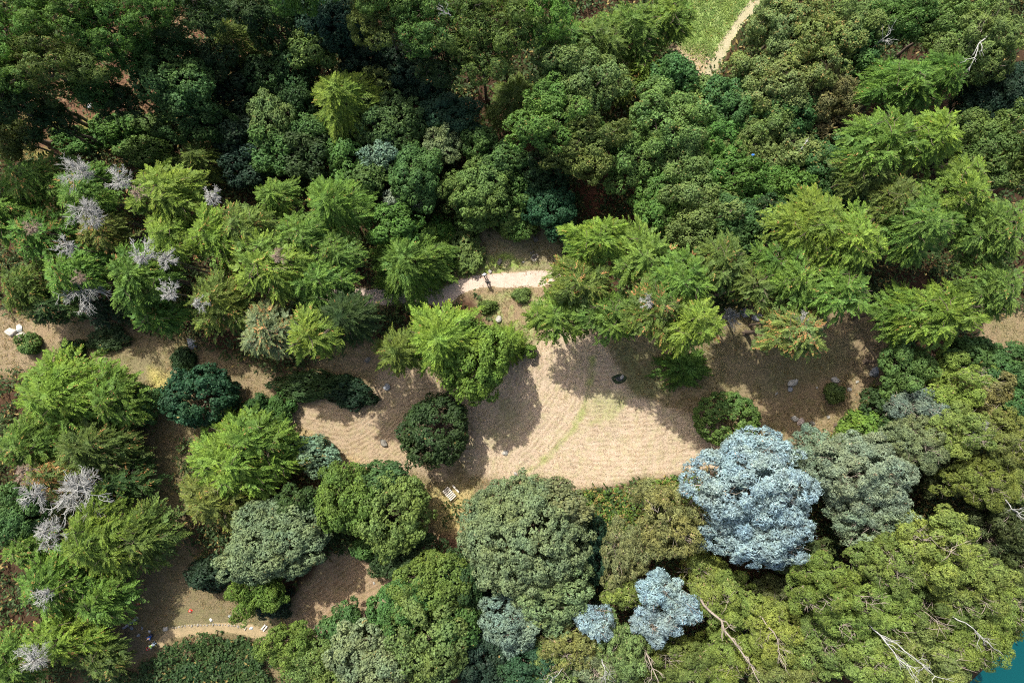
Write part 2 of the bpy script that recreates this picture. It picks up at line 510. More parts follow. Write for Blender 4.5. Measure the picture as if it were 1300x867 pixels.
# ------------------------------------------------------------------ crown library, made when first asked for
LIB = {}
def lib(kind, R, variant):
    sizes = {'dead': (1.5, 3.0)}.get(kind, (1.3, 2.4, 4.0, 6.0, 8.0))
    S = min(sizes, key=lambda s: abs(math.log(s / R)))
    NV = 5 if kind in ('con', 'broad') else 3
    key = (kind, S, variant % NV)
    if key in LIB: return LIB[key], S
    seed = (sum(ord(ch) for ch in kind) * 131 + int(S * 10) * 17 + (variant % NV) * 1009)
    nm = kind + '_crown'
    hz = 0.8
    if kind == 'broad': me, lob = gen_broad(nm, S, seed); hz = 0.72
    elif kind == 'round': me, lob = gen_broad(nm, S, seed, nl=9, lr=(0.3, 0.42), core=0.84, cap=9, sp=0.95, mr=(0.4, 0.6), jit=0.04, skip=0.0, ragged=0.051, hz=0.68); hz = 0.68
    elif kind == 'fine': me, lob = gen_broad(nm, S, seed, n=15, ln=0.20, wd=0.13, rc=0.24, sp=1.0, mr=(0.4, 0.75), cap=1.9, nl=int(9 + S * 3.2), lr=(0.16, 0.36), core=0.5, hz=0.66, msp=0.38, ragged=0.24, skip=0.1); hz = 0.66
    elif kind == 'dome': me, lob = gen_broad(nm, S, seed, nl=1, lr=(0.3, 0.3), core=0.97, n=14, sp=0.8, mr=(0.28, 0.4), rc=0.24, ln=0.26, wd=0.18, jit=0.02, cap=9, hz=0.6, ragged=0.0); hz = 0.6
    elif kind == 'gum': me, lob = gen_broad(nm, S, seed, mat=M_GUM, n=17, ln=0.36, wd=0.10, rc=0.30, sp=1.15, mr=(0.4, 0.75), cap=2.0, nl=int(10 + S * 3.6), lr=(0.16, 0.36), core=0.45, jit=0.16, flat=0.95, hz=0.7, skip=0.20, ragged=0.30); hz = 0.7
    elif kind == 'wattle': me, lob = gen_broad(nm, S, seed, mat=M_GUM, n=17, ln=0.26, wd=0.085, rc=0.26, sp=1.75, mr=(0.5, 0.85), cap=1.9, nl=int(12 + S * 4), lr=(0.16, 0.32), core=0.4, jit=0.16, flat=0.8, hz=0.78, skip=0.22, up=0.5, flatm=0.5, msp=0.36, ragged=0.28)
    elif kind == 'pine': me, lob = gen_broad(nm, S, seed, mat=M_NEEDLE, n=14, ln=0.34, wd=0.09, rc=0.30, sp=1.1, mr=(0.4, 0.7), cap=1.3, nl=int(9 + S * 2.2), lr=(0.17, 0.3), core=0, jit=0.1, skip=0.25, hz=0.6); hz = 0.6
    elif kind == 'fir': me, lob = gen_fir(nm, S, seed); hz = 0.83
    elif kind == 'con': me, lob = gen_con(nm, S, seed); hz = 0.8
    if kind == 'wattle': lm = gen_limbs('branches', lob, S, seed + 5, M_PALEBARK, out=1.12, twig=2, drop=0.9, thick=1.0)
    elif kind == 'gum': lm = gen_limbs('branches', lob, S, seed + 5, M_PALEBARK, out=0.9, twig=1, drop=0.9)
    else: lm = gen_limbs('branches', lob, S, seed + 5, M_BARK, out=0.45 if kind in ('round', 'dome') else 0.8, drop=0.85)
    LIB[key] = (me, lm, hz)
    return LIB[key], S
TRUNKS = {}
def trunk_mesh(mat, v):
    k = (mat.name, v % 3)
    if k not in TRUNKS: TRUNKS[k] = gen_trunk('trunk', 40 + v % 3, mat)
    return TRUNKS[k]
# ------------------------------------------------------------------ ground: one sheet, its soil and grass colours by zone
GX0, GX1, GY0, GY1, GS = -76.0, 76.0, -54.0, 54.0, 0.2
gx = np.arange(GX0, GX1 + 1e-6, GS); gy = np.arange(GY0, GY1 + 1e-6, GS)
GXX, GYY = np.meshgrid(gx, gy)
PXX = GXX / M_PER_PX + 650.0; PYY = 433.5 - GYY / M_PER_PX

def value_noise(shape, cell, seed, octaves=3):
    rng = np.random.default_rng(seed)
    out = np.zeros(shape); amp = 1.0; tot = 0
    for o in range(octaves):
        c = max(1.0, cell / 2 ** o)
        hh, ww = int(shape[0] / c) + 3, int(shape[1] / c) + 3
        g = rng.uniform(-1, 1, (hh, ww))
        yy = np.arange(shape[0]) / c; xx = np.arange(shape[1]) / c
        yi, xi = yy.astype(int), xx.astype(int)
        fy, fx = (yy - yi)[:, None], (xx - xi)[None, :]
        fy = fy * fy * (3 - 2 * fy); fx = fx * fx * (3 - 2 * fx)
        v = (g[yi][:, xi] * (1 - fy) * (1 - fx) + g[yi + 1][:, xi] * fy * (1 - fx) + g[yi][:, xi + 1] * (1 - fy) * fx + g[yi + 1][:, xi + 1] * fy * fx)
        out += v * amp; tot += amp; amp *= 0.55
    return out / tot

def in_poly(poly, X, Y):
    inside = np.zeros(X.shape, bool)
    n = len(poly)
    for i in range(n):
        x0, y0 = poly[i]; x1, y1 = poly[(i + 1) % n]
        c = (y0 > Y) != (y1 > Y)
        with np.errstate(divide='ignore', invalid='ignore'):
            xi = (x1 - x0) * (Y - y0) / ((y1 - y0) if y1 != y0 else 1e-9) + x0
        inside ^= c & (X < xi)
    return inside

def seg_dist(pts, X, Y, closed=False):
    d = np.full(X.shape, 1e9)
    n = len(pts)
    for i in range(n if closed else n - 1):
        x0, y0 = pts[i]; x1, y1 = pts[(i + 1) % n]
        dx, dy = x1 - x0, y1 - y0
        t = np.clip(((X - x0) * dx + (Y - y0) * dy) / (dx * dx + dy * dy + 1e-9), 0, 1)
        d = np.minimum(d, np.hypot(X - x0 - t * dx, Y - y0 - t * dy))
    return d

EDGE_N = value_noise(GXX.shape, 14, 3, 4)
def zone(poly, soft=6, rag=7):
    """1 inside, 0 outside, soft uneven edge; sizes in photograph pixels"""
    s = seg_dist(poly, PXX, PYY, True) * np.where(in_poly(poly, PXX, PYY), 1, -1) + EDGE_N * rag
    return np.clip(s / soft * 0.5 + 0.5, 0, 1)
def strip(pts, w, soft=3, rag=3):
    s = w - seg_dist(pts, PXX, PYY) + EDGE_N * rag
    return np.clip(s / soft * 0.5 + 0.5, 0, 1)

n_big = value_noise(GXX.shape, 60, 11, 4)
n_mid = value_noise(GXX.shape, 16, 12, 4)
n_fin = value_noise(GXX.shape, 4, 13, 3)

HAY_MAIN = [(700, 418), (740, 418), (765, 430), (800, 500), (850, 520), (900, 530), (960, 560), (955, 590), (880, 600), (830, 604), (760, 616), (715, 622), (690, 604), (650, 608), (600, 604), (560, 560), (600, 500), (640, 470)]
HAY_WEST = [(365, 545), (380, 505), (450, 505), (520, 455), (600, 470), (600, 560), (560, 606), (500, 600), (440, 590), (370, 590)]
HAY_SOUTH = [(370, 770), (400, 735), (430, 700), (475, 695), (500, 735), (480, 770), (450, 790), (420, 800), (385, 810)]
CLEAR = [
    [(-30, 385), (60, 400), (120, 405), (240, 430), (300, 450), (350, 475), (470, 430), (560, 470), (720, 400), (800, 395), (860, 410), (960, 385), (1110, 385), (1130, 420), (1115, 540), (1080, 560), (960, 580), (880, 600), (720, 622), (560, 640), (590, 700), (530, 710), (530, 640), (370, 590), (350, 560), (210, 560), (170, 520), (100, 470), (-30, 480)],
    [(200, 500), (235, 540), (215, 620), (225, 680), (270, 720), (330, 760), (380, 800), (390, 840), (340, 870), (330, 800), (210, 840), (150, 840), (140, 780), (170, 720), (190, 640), (180, 560)],
    [(600, 290), (715, 290), (720, 340), (700, 370), (700, 460), (640, 440), (600, 380), (430, 400), (400, 380), (470, 370), (580, 345)],
    [(345, 800), (400, 720), (440, 690), (500, 720), (500, 770), (440, 820), (400, 830), (350, 860)],
    [(1240, 395), (1330, 380), (1330, 460), (1240, 455)],
    [(525, 670), (595, 650), (590, 720), (530, 720)],
]
MEADOW = [(880, 75), (850, 40), (865, -60), (1010, -60), (962, 0), (935, 30), (905, 75)]
clear = np.max([zone(p, 8, 9) for p in CLEAR], 0)
hay = np.max([zone(HAY_MAIN, 5, 6), zone(HAY_WEST, 8, 8), zone(HAY_SOUTH, 10, 8)], 0)
meadow = zone(MEADOW, 5, 4)

def C(r, g, b): return np.array([r, g, b])
def lay(col, m, c): return col * (1 - m[..., None]) + c * m[..., None]
def sm(x, a, b): return np.clip((x - a) / (b - a), 0, 1)

col = np.tile(C(0.060, 0.036, 0.022), GXX.shape + (1,))                       # leaf litter
col = lay(col, sm(n_mid, -0.1, 0.5) * 0.8, C(0.035, 0.045, 0.016))
col = lay(col, sm(n_big, 0.0, 0.5) * 0.6, C(0.10, 0.055, 0.032))
# open pine floor: red-brown litter and patches of yellow-green grass
PINE_FLOOR = [(20, 110), (120, 20), (330, -20), (330, 60), (230, 130), (180, 200), (60, 210), (10, 170)]
pf = zone(PINE_FLOOR, 12, 12)
col = lay(col, pf, C(0.15, 0.085, 0.052))
col = lay(col, pf * sm(n_fin + n_mid, 0.1, 0.6), C(0.28, 0.18, 0.11))
col = lay(col, pf * zone([(30, 140), (120, 140), (160, 190), (60, 215), (30, 190)], 10, 15) * sm(n_mid, -0.3, 0.2), C(0.26, 0.27, 0.07))
col = lay(col, zone([(740, 240), (830, 230), (830, 300), (760, 300)], 8, 8), C(0.17, 0.075, 0.045))
# clearings: dry grass
g = lay(lay(np.tile(C(0.245, 0.185, 0.11), GXX.shape + (1,)), sm(n_mid, -0.2, 0.5) * 0.7, C(0.21, 0.19, 0.095)), sm(n_big, 0.0, 0.55) * 0.5, C(0.31, 0.225, 0.145))
col = col * (1 - clear[..., None]) + g * clear[..., None]
col = lay(col, zone([(600, 290), (715, 290), (720, 345), (600, 345)], 6, 8) * clear, C(0.27, 0.235, 0.14))
col = lay(col, zone([(595, 375), (700, 370), (700, 445), (660, 455), (620, 400)], 5, 8) * sm(n_fin + n_mid, -0.2, 0.5), C(0.27, 0.30, 0.12))
col = lay(col, zone([(580, 335), (640, 320), (690, 335), (620, 350), (580, 352)], 4, 5) * sm(n_fin, -0.4, 0.2), C(0.22, 0.30, 0.07))
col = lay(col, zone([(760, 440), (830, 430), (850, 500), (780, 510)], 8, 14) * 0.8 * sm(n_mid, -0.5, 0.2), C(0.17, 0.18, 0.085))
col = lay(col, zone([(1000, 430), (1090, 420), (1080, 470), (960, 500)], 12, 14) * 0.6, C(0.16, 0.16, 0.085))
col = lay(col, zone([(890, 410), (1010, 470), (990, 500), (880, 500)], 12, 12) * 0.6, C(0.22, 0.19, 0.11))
col = lay(col, zone([(60, 440), (190, 450), (210, 500), (100, 470)], 10, 12) * 0.6, C(0.20, 0.19, 0.10))
col = lay(col, zone([(190, 470), (215, 480), (210, 520), (190, 510)], 6, 6), C(0.42, 0.36, 0.13))
col = lay(col, zone([(180, 560), (230, 560), (225, 700), (160, 720)], 10, 10) * 0.75, C(0.15, 0.14, 0.06))
col = lay(col, zone([(220, 770), (330, 770), (340, 800), (215, 800)], 8, 10) * 0.7, C(0.17, 0.17, 0.085))
col = lay(col, zone([(140, 790), (210, 800), (215, 830), (150, 840)], 8, 8) * 0.8, C(0.17, 0.125, 0.09))
col = lay(col, zone([(530, 620), (600, 620), (600, 690), (560, 690)], 5, 8) * 0.8, C(0.45, 0.36, 0.16))
col = lay(col, zone([(525, 680), (600, 675), (590, 730), (525, 720)], 8, 8), C(0.20, 0.12, 0.075))
col = lay(col, zone([(565, 770), (615, 765), (620, 840), (580, 850)], 8, 8), C(0.13, 0.06, 0.04))
col = lay(col, zone([(-30, 395), (50, 405), (60, 440), (30, 475), (-30, 480)], 6, 10), C(0.26, 0.20, 0.125))
SW = zone([(150, 540), (240, 540), (240, 690), (340, 750), (400, 800), (340, 880), (100, 880)], 20, 14)
col = lay(col, SW * 0.7, C(0.165, 0.135, 0.075))
col = lay(col, SW * sm(n_mid, 0.1, 0.5) * 0.5, C(0.22, 0.15, 0.09))
# hay
h1 = lay(np.tile(C(0.46, 0.365, 0.265), GXX.shape + (1,)), sm(n_mid, -0.1, 0.6) * 0.7, C(0.39, 0.31, 0.225))
h1 = lay(h1, sm(n_big, 0.05, 0.6) * 0.6, C(0.44, 0.355, 0.24))
h1 = lay(h1, sm(n_fin, 0.2, 0.7) * 0.35, C(0.35, 0.30, 0.17))
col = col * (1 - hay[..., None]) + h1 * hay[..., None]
west = zone(HAY_WEST, 8, 8)
col = lay(col, west * 0.7, C(0.31, 0.235, 0.15))
col = lay(col, west * zone([(365, 545), (400, 560), (560, 640), (380, 600)], 10, 12) * 0.7, C(0.50, 0.37, 0.15))
col = lay(col, zone(HAY_SOUTH, 10, 8) * 0.85, C(0.27, 0.19, 0.115))
TRACK_G = [(752, 455), (750, 480), (742, 520), (722, 552), (692, 582), (668, 600)]
TRACK_H = [(790, 513), (760, 532), (735, 545), (722, 552)]
col = lay(col, strip(TRACK_G, 3.5, 3, 6) * 0.75 * sm(n_fin, -0.7, 0.1), C(0.27, 0.31, 0.10))
col = lay(col, strip(TRACK_H, 3.0, 3, 6) * 0.6 * sm(n_fin, -0.5, 0.1), C(0.27, 0.29, 0.10))
col = lay(col, zone([(755, 490), (800, 505), (780, 535), (745, 520)], 6, 8) * 0.5, C(0.30, 0.32, 0.13))
col = lay(col, zone([(628, 480), (660, 500), (655, 560), (620, 560)], 8, 14) * 0.5 * sm(n_mid, -0.3, 0.3), C(0.20, 0.22, 0.09))
# meadow
mg = lay(np.tile(C(0.25, 0.34, 0.10), GXX.shape + (1,)), sm(n_mid, -0.2, 0.5), C(0.33, 0.40, 0.16))
col = col * (1 - meadow[..., None]) + mg * meadow[..., None]
col = lay(col, zone([(850, 60), (890, 62), (915, 72), (910, 110), (880, 100), (840, 90)], 6, 6), C(0.40, 0.31, 0.20))

# mowing rows: a smooth coordinate across the rows, in metres
u_right = np.hypot((PXX - 790) * 0.85, PYY - 285) * 0.1
u_left = seg_dist(TRACK_G, PXX, PYY) * 0.1 + 0.3 * np.sin(PYY / 18)
right = in_poly([(752, 380), (752, 455), (750, 480), (742, 520), (722, 552), (692, 582), (640, 640), (1100, 700), (1100, 380)], PXX, PYY)
u_west = (PYY + 16 * np.sin(PXX / 26) + 0.35 * PXX) * 0.1
ucoord = np.where(right, u_right, u_left)
ucoord = np.where(PXX < 600, u_west, ucoord)
ucoord = np.where(PYY > 680, (PYY * 0.8 + PXX * 0.55) * 0.1, ucoord)

# heights: soft hummocks, a bank falling to the lake in the corner
shore = ((PXX - 1281) * 0.70 + (PYY - 830) * 0.71) * 0.1        # metres past the shore line
H = n_big * 0.18 + n_mid * 0.05 + n_fin * 0.015
bank = sm(shore, -3.0, 3.0); bank = bank * bank * (3 - 2 * bank)
H = H - 2.2 * bank
def ground_z(x, y):
    j = min(max(int(round((x - GX0) / GS)), 0), len(gx) - 1); i = min(max(int(round((y - GY0) / GS)), 0), len(gy) - 1)
    return float(H[i, j])

def ground_material():
    m, nt, out = new_mat('soil_and_dry_grass')
    c = attr(nt, 'col', 'Color'); hy = attr(nt, 'hay'); uc = attr(nt, 'ucoord')
    n1 = noise(nt, 5.0, 5, rough=0.75); n2 = noise(nt, 1.1, 3); n3 = noise(nt, 16.0, 3, rough=0.7)
    k = val(nt, val(nt, ramp(nt, n1, 0.3, 0.72), 'MULTIPLY', 0.75), 'ADD', 0.62)
    fine = val(nt, 1.0, 'SUBTRACT', val(nt, hy, 'MULTIPLY', 0.6))
    c = mixc(nt, fine, c, mixc(nt, 1.0, c, k, 'MULTIPLY'))
    k = val(nt, val(nt, ramp(nt, n3, 0.3, 0.7), 'MULTIPLY', 0.5), 'ADD', 0.75)
    c = mixc(nt, fine, c, mixc(nt, 1.0, c, k, 'MULTIPLY'))
    c = mixc(nt, ramp(nt, n2, 0.45, 0.75), c, mixc(nt, 1.0, c, (0.86, 0.98, 0.78), 'MULTIPLY'))
    # rows of cut grass
    ph = val(nt, val(nt, uc, 'MULTIPLY', 2 * math.pi / 0.62), 'ADD', val(nt, noise(nt, 0.45, 2), 'MULTIPLY', 8.0))
    ph = val(nt, ph, 'ADD', val(nt, n1, 'MULTIPLY', 2.2))
    w = val(nt, val(nt, val(nt, ph, 'SINE', 0), 'MULTIPLY', 0.5), 'ADD', 0.5)
    brk = ramp(nt, noise(nt, 0.8, 4), 0.36, 0.66)
    w2 = val(nt, val(nt, w, 'MULTIPLY', hy), 'MULTIPLY', brk)
    c = mixc(nt, val(nt, w2, 'MULTIPLY', 0.9), c, mixc(nt, 1.0, c, (0.55, 0.50, 0.43), 'MULTIPLY'))
    p = N(nt, 'ShaderNodeBsdfPrincipled')
    p.inputs['Roughness'].default_value = 0.95
    p.inputs['Specular IOR Level'].default_value = 0.1
    nt.links.new(c, p.inputs['Base Color'])
    hgt = val(nt, val(nt, val(nt, n1, 'MULTIPLY', 0.8), 'MULTIPLY', fine), 'ADD', val(nt, w2, 'MULTIPLY', 0.28))
    b = N(nt, 'ShaderNodeBump'); b.inputs['Strength'].default_value = 0.7; b.inputs['Distance'].default_value = 0.25
    nt.links.new(hgt, b.inputs['Height']); nt.links.new(b.outputs[0], p.inputs['Normal'])
    nt.links.new(p.outputs[0], out.inputs['Surface'])
    return m

def build_ground():
    ny, nx = GXX.shape
    V = np.stack([GXX, GYY, H], -1).reshape(-1, 3)
    idx = np.arange(ny * nx).reshape(ny, nx)
    F = np.stack([idx[:-1, :-1], idx[:-1, 1:], idx[1:, 1:], idx[1:, :-1]], -1).reshape(-1, 4)
    # outer country: rings reaching the horizon, sharing the edge vertices
    edge = np.concatenate([idx[0, :-1:5], idx[:-1:5, -1], idx[-1, :0:-5], idx[:0:-5, 0]])
    # keep every edge vertex to avoid cracks
    edge = np.concatenate([idx[0, :-1], idx[:-1, -1], idx[-1, :0:-1], idx[:0:-1, 0]])
    ex = V[edge]
    n = len(edge)
    VV, FF = [V], [F]
    prev = edge; base = len(V)
    cc = col.reshape(-1, 3); cols = [cc]
    for s in (1.25, 2.0, 5.0, 20.0):
        ring = ex.copy(); ring[:, :2] *= s
        sh = ((ring[:, 0] * 10 + 650 - 1281) * 0.70 + (433.5 - ring[:, 1] * 10 - 830) * 0.71) * 0.1
        ring[:, 2] = -2.2 * np.clip((sh + 3) / 6, 0, 1)
        VV.append(ring); cols.append(np.tile(C(0.06, 0.06, 0.025), (n, 1)))
        cur = base + np.arange(n); base += n
        q = np.arange(n); r = (q + 1) % n
        FF.append(np.stack([prev[q], cur[q], cur[r], prev[r]], 1))
        prev = cur
    V2, F2, c2 = np.concatenate(VV), np.concatenate(FF), np.concatenate(cols)
    pad = len(V2) - ny * nx
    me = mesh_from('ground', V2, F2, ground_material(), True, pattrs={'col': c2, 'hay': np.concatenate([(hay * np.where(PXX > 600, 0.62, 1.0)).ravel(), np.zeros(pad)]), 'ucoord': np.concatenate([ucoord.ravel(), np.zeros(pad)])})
    tag(link('ground', me), kind='structure')
build_ground()

def overlay(name, mask, mat, lift, colr=None):
    """a sheet following the ground a few millimetres above it, where mask > 0.5"""
    q = (mask[:-1, :-1] + mask[1:, :-1] + mask[:-1, 1:] + mask[1:, 1:]) / 4 > 0.5
    ii, jj = np.nonzero(q)
    idx = np.arange(GXX.size).reshape(GXX.shape)
    F = np.stack([idx[ii, jj], idx[ii, jj + 1], idx[ii + 1, jj + 1], idx[ii + 1, jj]], -1)
    used, inv = np.unique(F, return_inverse=True)
    V = np.stack([GXX.ravel()[used], GYY.ravel()[used], H.ravel()[used] + lift], 1)
    me = mesh_from(name, V, inv.reshape(-1, 4), mat, True, pattrs={'edge': np.clip((mask.ravel()[used] - 0.5) * 4, 0, 1)})
    return tag(link(name, me), kind='structure')

def dirt_material(name, c, c2, gr):
    m, nt, out = new_mat(name)
    n1 = noise(nt, 6.0, 5, rough=0.75); n2 = noise(nt, 0.9, 3); n3 = noise(nt, 22.0, 2)
    a = mixc(nt, ramp(nt, n2, 0.35, 0.65), c, c2)
    k = val(nt, val(nt, ramp(nt, n1, 0.3, 0.72), 'MULTIPLY', 0.45), 'ADD', 0.78)
    a = mixc(nt, 1.0, a, k, 'MULTIPLY')
    e = val(nt, val(nt, 1.0, 'SUBTRACT', attr(nt, 'edge')), 'ADD', val(nt, n1, 'MULTIPLY', 0.6))
    a = mixc(nt, ramp(nt, e, 0.75, 1.25), a, gr)
    p = N(nt, 'ShaderNodeBsdfPrincipled'); p.inputs['Roughness'].default_value = 0.95
    p.inputs['Specular IOR Level'].default_value = 0.1
    nt.links.new(a, p.inputs['Base Color'])
    b = N(nt, 'ShaderNodeBump'); b.inputs['Strength'].default_value = 0.5; b.inputs['Distance'].default_value = 0.1
    nt.links.new(n1, b.inputs['Height']); nt.links.new(b.outputs[0], p.inputs['Normal'])
    nt.links.new(p.outputs[0], out.inputs['Surface'])
    return m
M_PATH = dirt_material('sandy_path', (0.56, 0.45, 0.37), (0.48, 0.38, 0.30), (0.38, 0.30, 0.19))
M_TRACK = dirt_material('dirt_track', (0.38, 0.34, 0.22), (0.31, 0.29, 0.17), (0.34, 0.36, 0.15))
path_m = strip([(400, 372), (470, 378), (560, 377), (588, 364), (608, 358), (650, 356), (690, 354), (715, 350)], 10, 5, 5)
overlay('gravel_path', path_m, M_PATH, 0.012)
track_m = strip([(985, -30), (962, 0), (940, 24), (924, 48), (912, 74), (900, 92)], 5.5, 4, 5)
overlay('dirt_track', track_m, M_TRACK, 0.012)
low_m = strip([(345, 812), (322, 801), (290, 796), (255, 799), (215, 803), (205, 815)], 7, 4, 4)
overlay('garden_path', low_m, dirt_material('worn_path', (0.34, 0.26, 0.15), (0.26, 0.21, 0.12), (0.20, 0.18, 0.09)), 0.012)

# lake
def build_lake():
    m, nt, out = new_mat('lake_water')
    p = N(nt, 'ShaderNodeBsdfPrincipled')
    p.inputs['Base Color'].default_value = (0.002, 0.06, 0.065, 1); p.inputs['Roughness'].default_value = 0.12
    b = N(nt, 'ShaderNodeBump'); b.inputs['Strength'].default_value = 0.15; b.inputs['Distance'].default_value = 0.1
    nt.links.new(noise(nt, 2.0, 4), b.inputs['Height']); nt.links.new(b.outputs[0], p.inputs['Normal'])
    nt.links.new(p.outputs[0], out.inputs['Surface'])
    # a sheet bounded by the shore line on one side, running off to the far corner
    a = Vector((0.71, 0.70, 0)); nn = Vector((0.70, -0.71, 0))
    c = Vector((*px(1281, 830), 0))
    V = [c - a * 900 - nn * 3, c + a * 900 - nn * 3, c + a * 900 + nn * 900, c - a * 900 + nn * 900]
    me = mesh_from('lake_water', np.array([(v.x, v.y, -1.1) for v in V]), np.array([[0, 3, 2, 1]]), m)
    me.flip_normals() if me.polygons[0].normal.z < 0 else None
    tag(link('lake_water', me), kind='structure')
build_lake()

# stuff no one could count: undergrowth on the wood floor, dry grass tufts, loose straw
def sample_mask(m, n, rng):
    p = m.ravel() / m.sum()
    i = rng.choice(m.size, n, p=p)
    x = GXX.ravel()[i] + rng.uniform(-GS / 2, GS / 2, n); y = GYY.ravel()[i] + rng.uniform(-GS / 2, GS / 2, n)
    return np.stack([x, y, H.ravel()[i]], 1)

def tufts(name, mask, n, rng, ln, wd, up, colr, mat, dry=0.0, hgt=0.0, k=4):
    P = sample_mask(mask, n, rng)
    L = Leaves()
    for _ in range(k):
        a = rng.uniform(0, 6.28, n)
        e = rng.normal(size=n) * 0.3 + up
        A = np.stack([np.cos(a) * np.cos(e), np.sin(a) * np.cos(e), np.abs(np.sin(e))], 1)
        S = nrm(np.stack([-np.sin(a), np.cos(a), rng.normal(size=n) * 0.5], 1))
        l = (ln * rng.uniform(0.5, 1.3, n) * 0.5)[:, None]
        C0 = P + A * l + np.stack([rng.normal(size=n) * ln * 0.5, rng.normal(size=n) * ln * 0.5, rng.uniform(0, 1, n) * hgt + 0.02], 1)
        L.add(C0, A * l, S * wd * 0.5, rng.uniform(0, 1, n), rng.uniform(0, 1, n), np.zeros(n), rng.uniform(0, 1, n))
    o = link(name, L.mesh(name, mat))
    o.color = (*colr, dry)
    return tag(o, kind='stuff')

rg = np.random.default_rng(99)
wood = np.clip(1 - clear - hay - meadow - track_m - path_m - low_m, 0, 1) * (shore < -1) * sm(n_mid, -0.55, 0.3)
wood = wood * (1 - pf * 0.6)
tufts('undergrowth', wood, 36000, rg, 0.6, 0.24, 0.45, (0.050, 0.085, 0.026), M_BROAD, 0.10, 1.3, 5)
open_g = np.clip(clear * (1 - hay) + pf * 0.5, 0, 1) * (1 - path_m) * (1 - low_m) * sm(n_mid + n_fin * 0.5, -0.45, 0.4)
tufts('dry_grass', open_g, 16000, rg, 0.26, 0.05, 0.7, (0.23, 0.20, 0.10), M_NEEDLE, 0.08, 0.02, 4)
tufts('straw', hay, 7000, rg, 0.30, 0.035, 0.10, (0.46, 0.38, 0.29), M_NEEDLE, 0.0, 0.04, 3)
tufts('meadow_grass', meadow * (1 - track_m), 5000, rg, 0.30, 0.07, 0.6, (0.20, 0.29, 0.08), M_NEEDLE, 0.02, 0.02, 4)
# ------------------------------------------------------------------ trees
LEAF = {
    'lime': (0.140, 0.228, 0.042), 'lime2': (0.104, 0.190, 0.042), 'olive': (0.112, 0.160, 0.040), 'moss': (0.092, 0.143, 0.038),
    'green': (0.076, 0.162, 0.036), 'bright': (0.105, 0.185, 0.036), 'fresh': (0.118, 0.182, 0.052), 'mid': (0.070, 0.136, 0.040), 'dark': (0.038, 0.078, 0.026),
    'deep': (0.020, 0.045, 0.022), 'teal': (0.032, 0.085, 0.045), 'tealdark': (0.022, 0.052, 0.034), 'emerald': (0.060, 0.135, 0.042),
    'grey': (0.142, 0.200, 0.100), 'greyteal': (0.165, 0.235, 0.180), 'sage': (0.160, 0.230, 0.168), 'gold': (0.175, 0.188, 0.066),
    'yellow': (0.175, 0.220, 0.045), 'khaki': (0.130, 0.198, 0.062), 'tan': (0.145, 0.215, 0.075), 'soft': (0.118, 0.200, 0.058), 'brown': (0.165, 0.165, 0.075),
    'blue': (0.225, 0.325, 0.375), 'gumgreen': (0.165, 0.230, 0.055), 'gumolive': (0.140, 0.192, 0.052), 'gumdark': (0.065, 0.095, 0.035),
}
T_NAME = {'fir': 'conifer_tree', 'con': 'conifer_tree', 'pine': 'pine_tree', 'broad': 'broadleaf_tree', 'fine': 'broadleaf_tree', 'round': 'broadleaf_tree', 'gum': 'eucalyptus_tree', 'wattle': 'wattle_tree', 'dome': 'round_shrub', 'shrub': 'shrub'}
T_CAT = {'fir': 'conifer', 'con': 'conifer', 'pine': 'pine tree', 'broad': 'tree', 'fine': 'tree', 'round': 'tree', 'gum': 'eucalyptus', 'wattle': 'tree', 'dome': 'shrub', 'shrub': 'shrub'}
count = 0
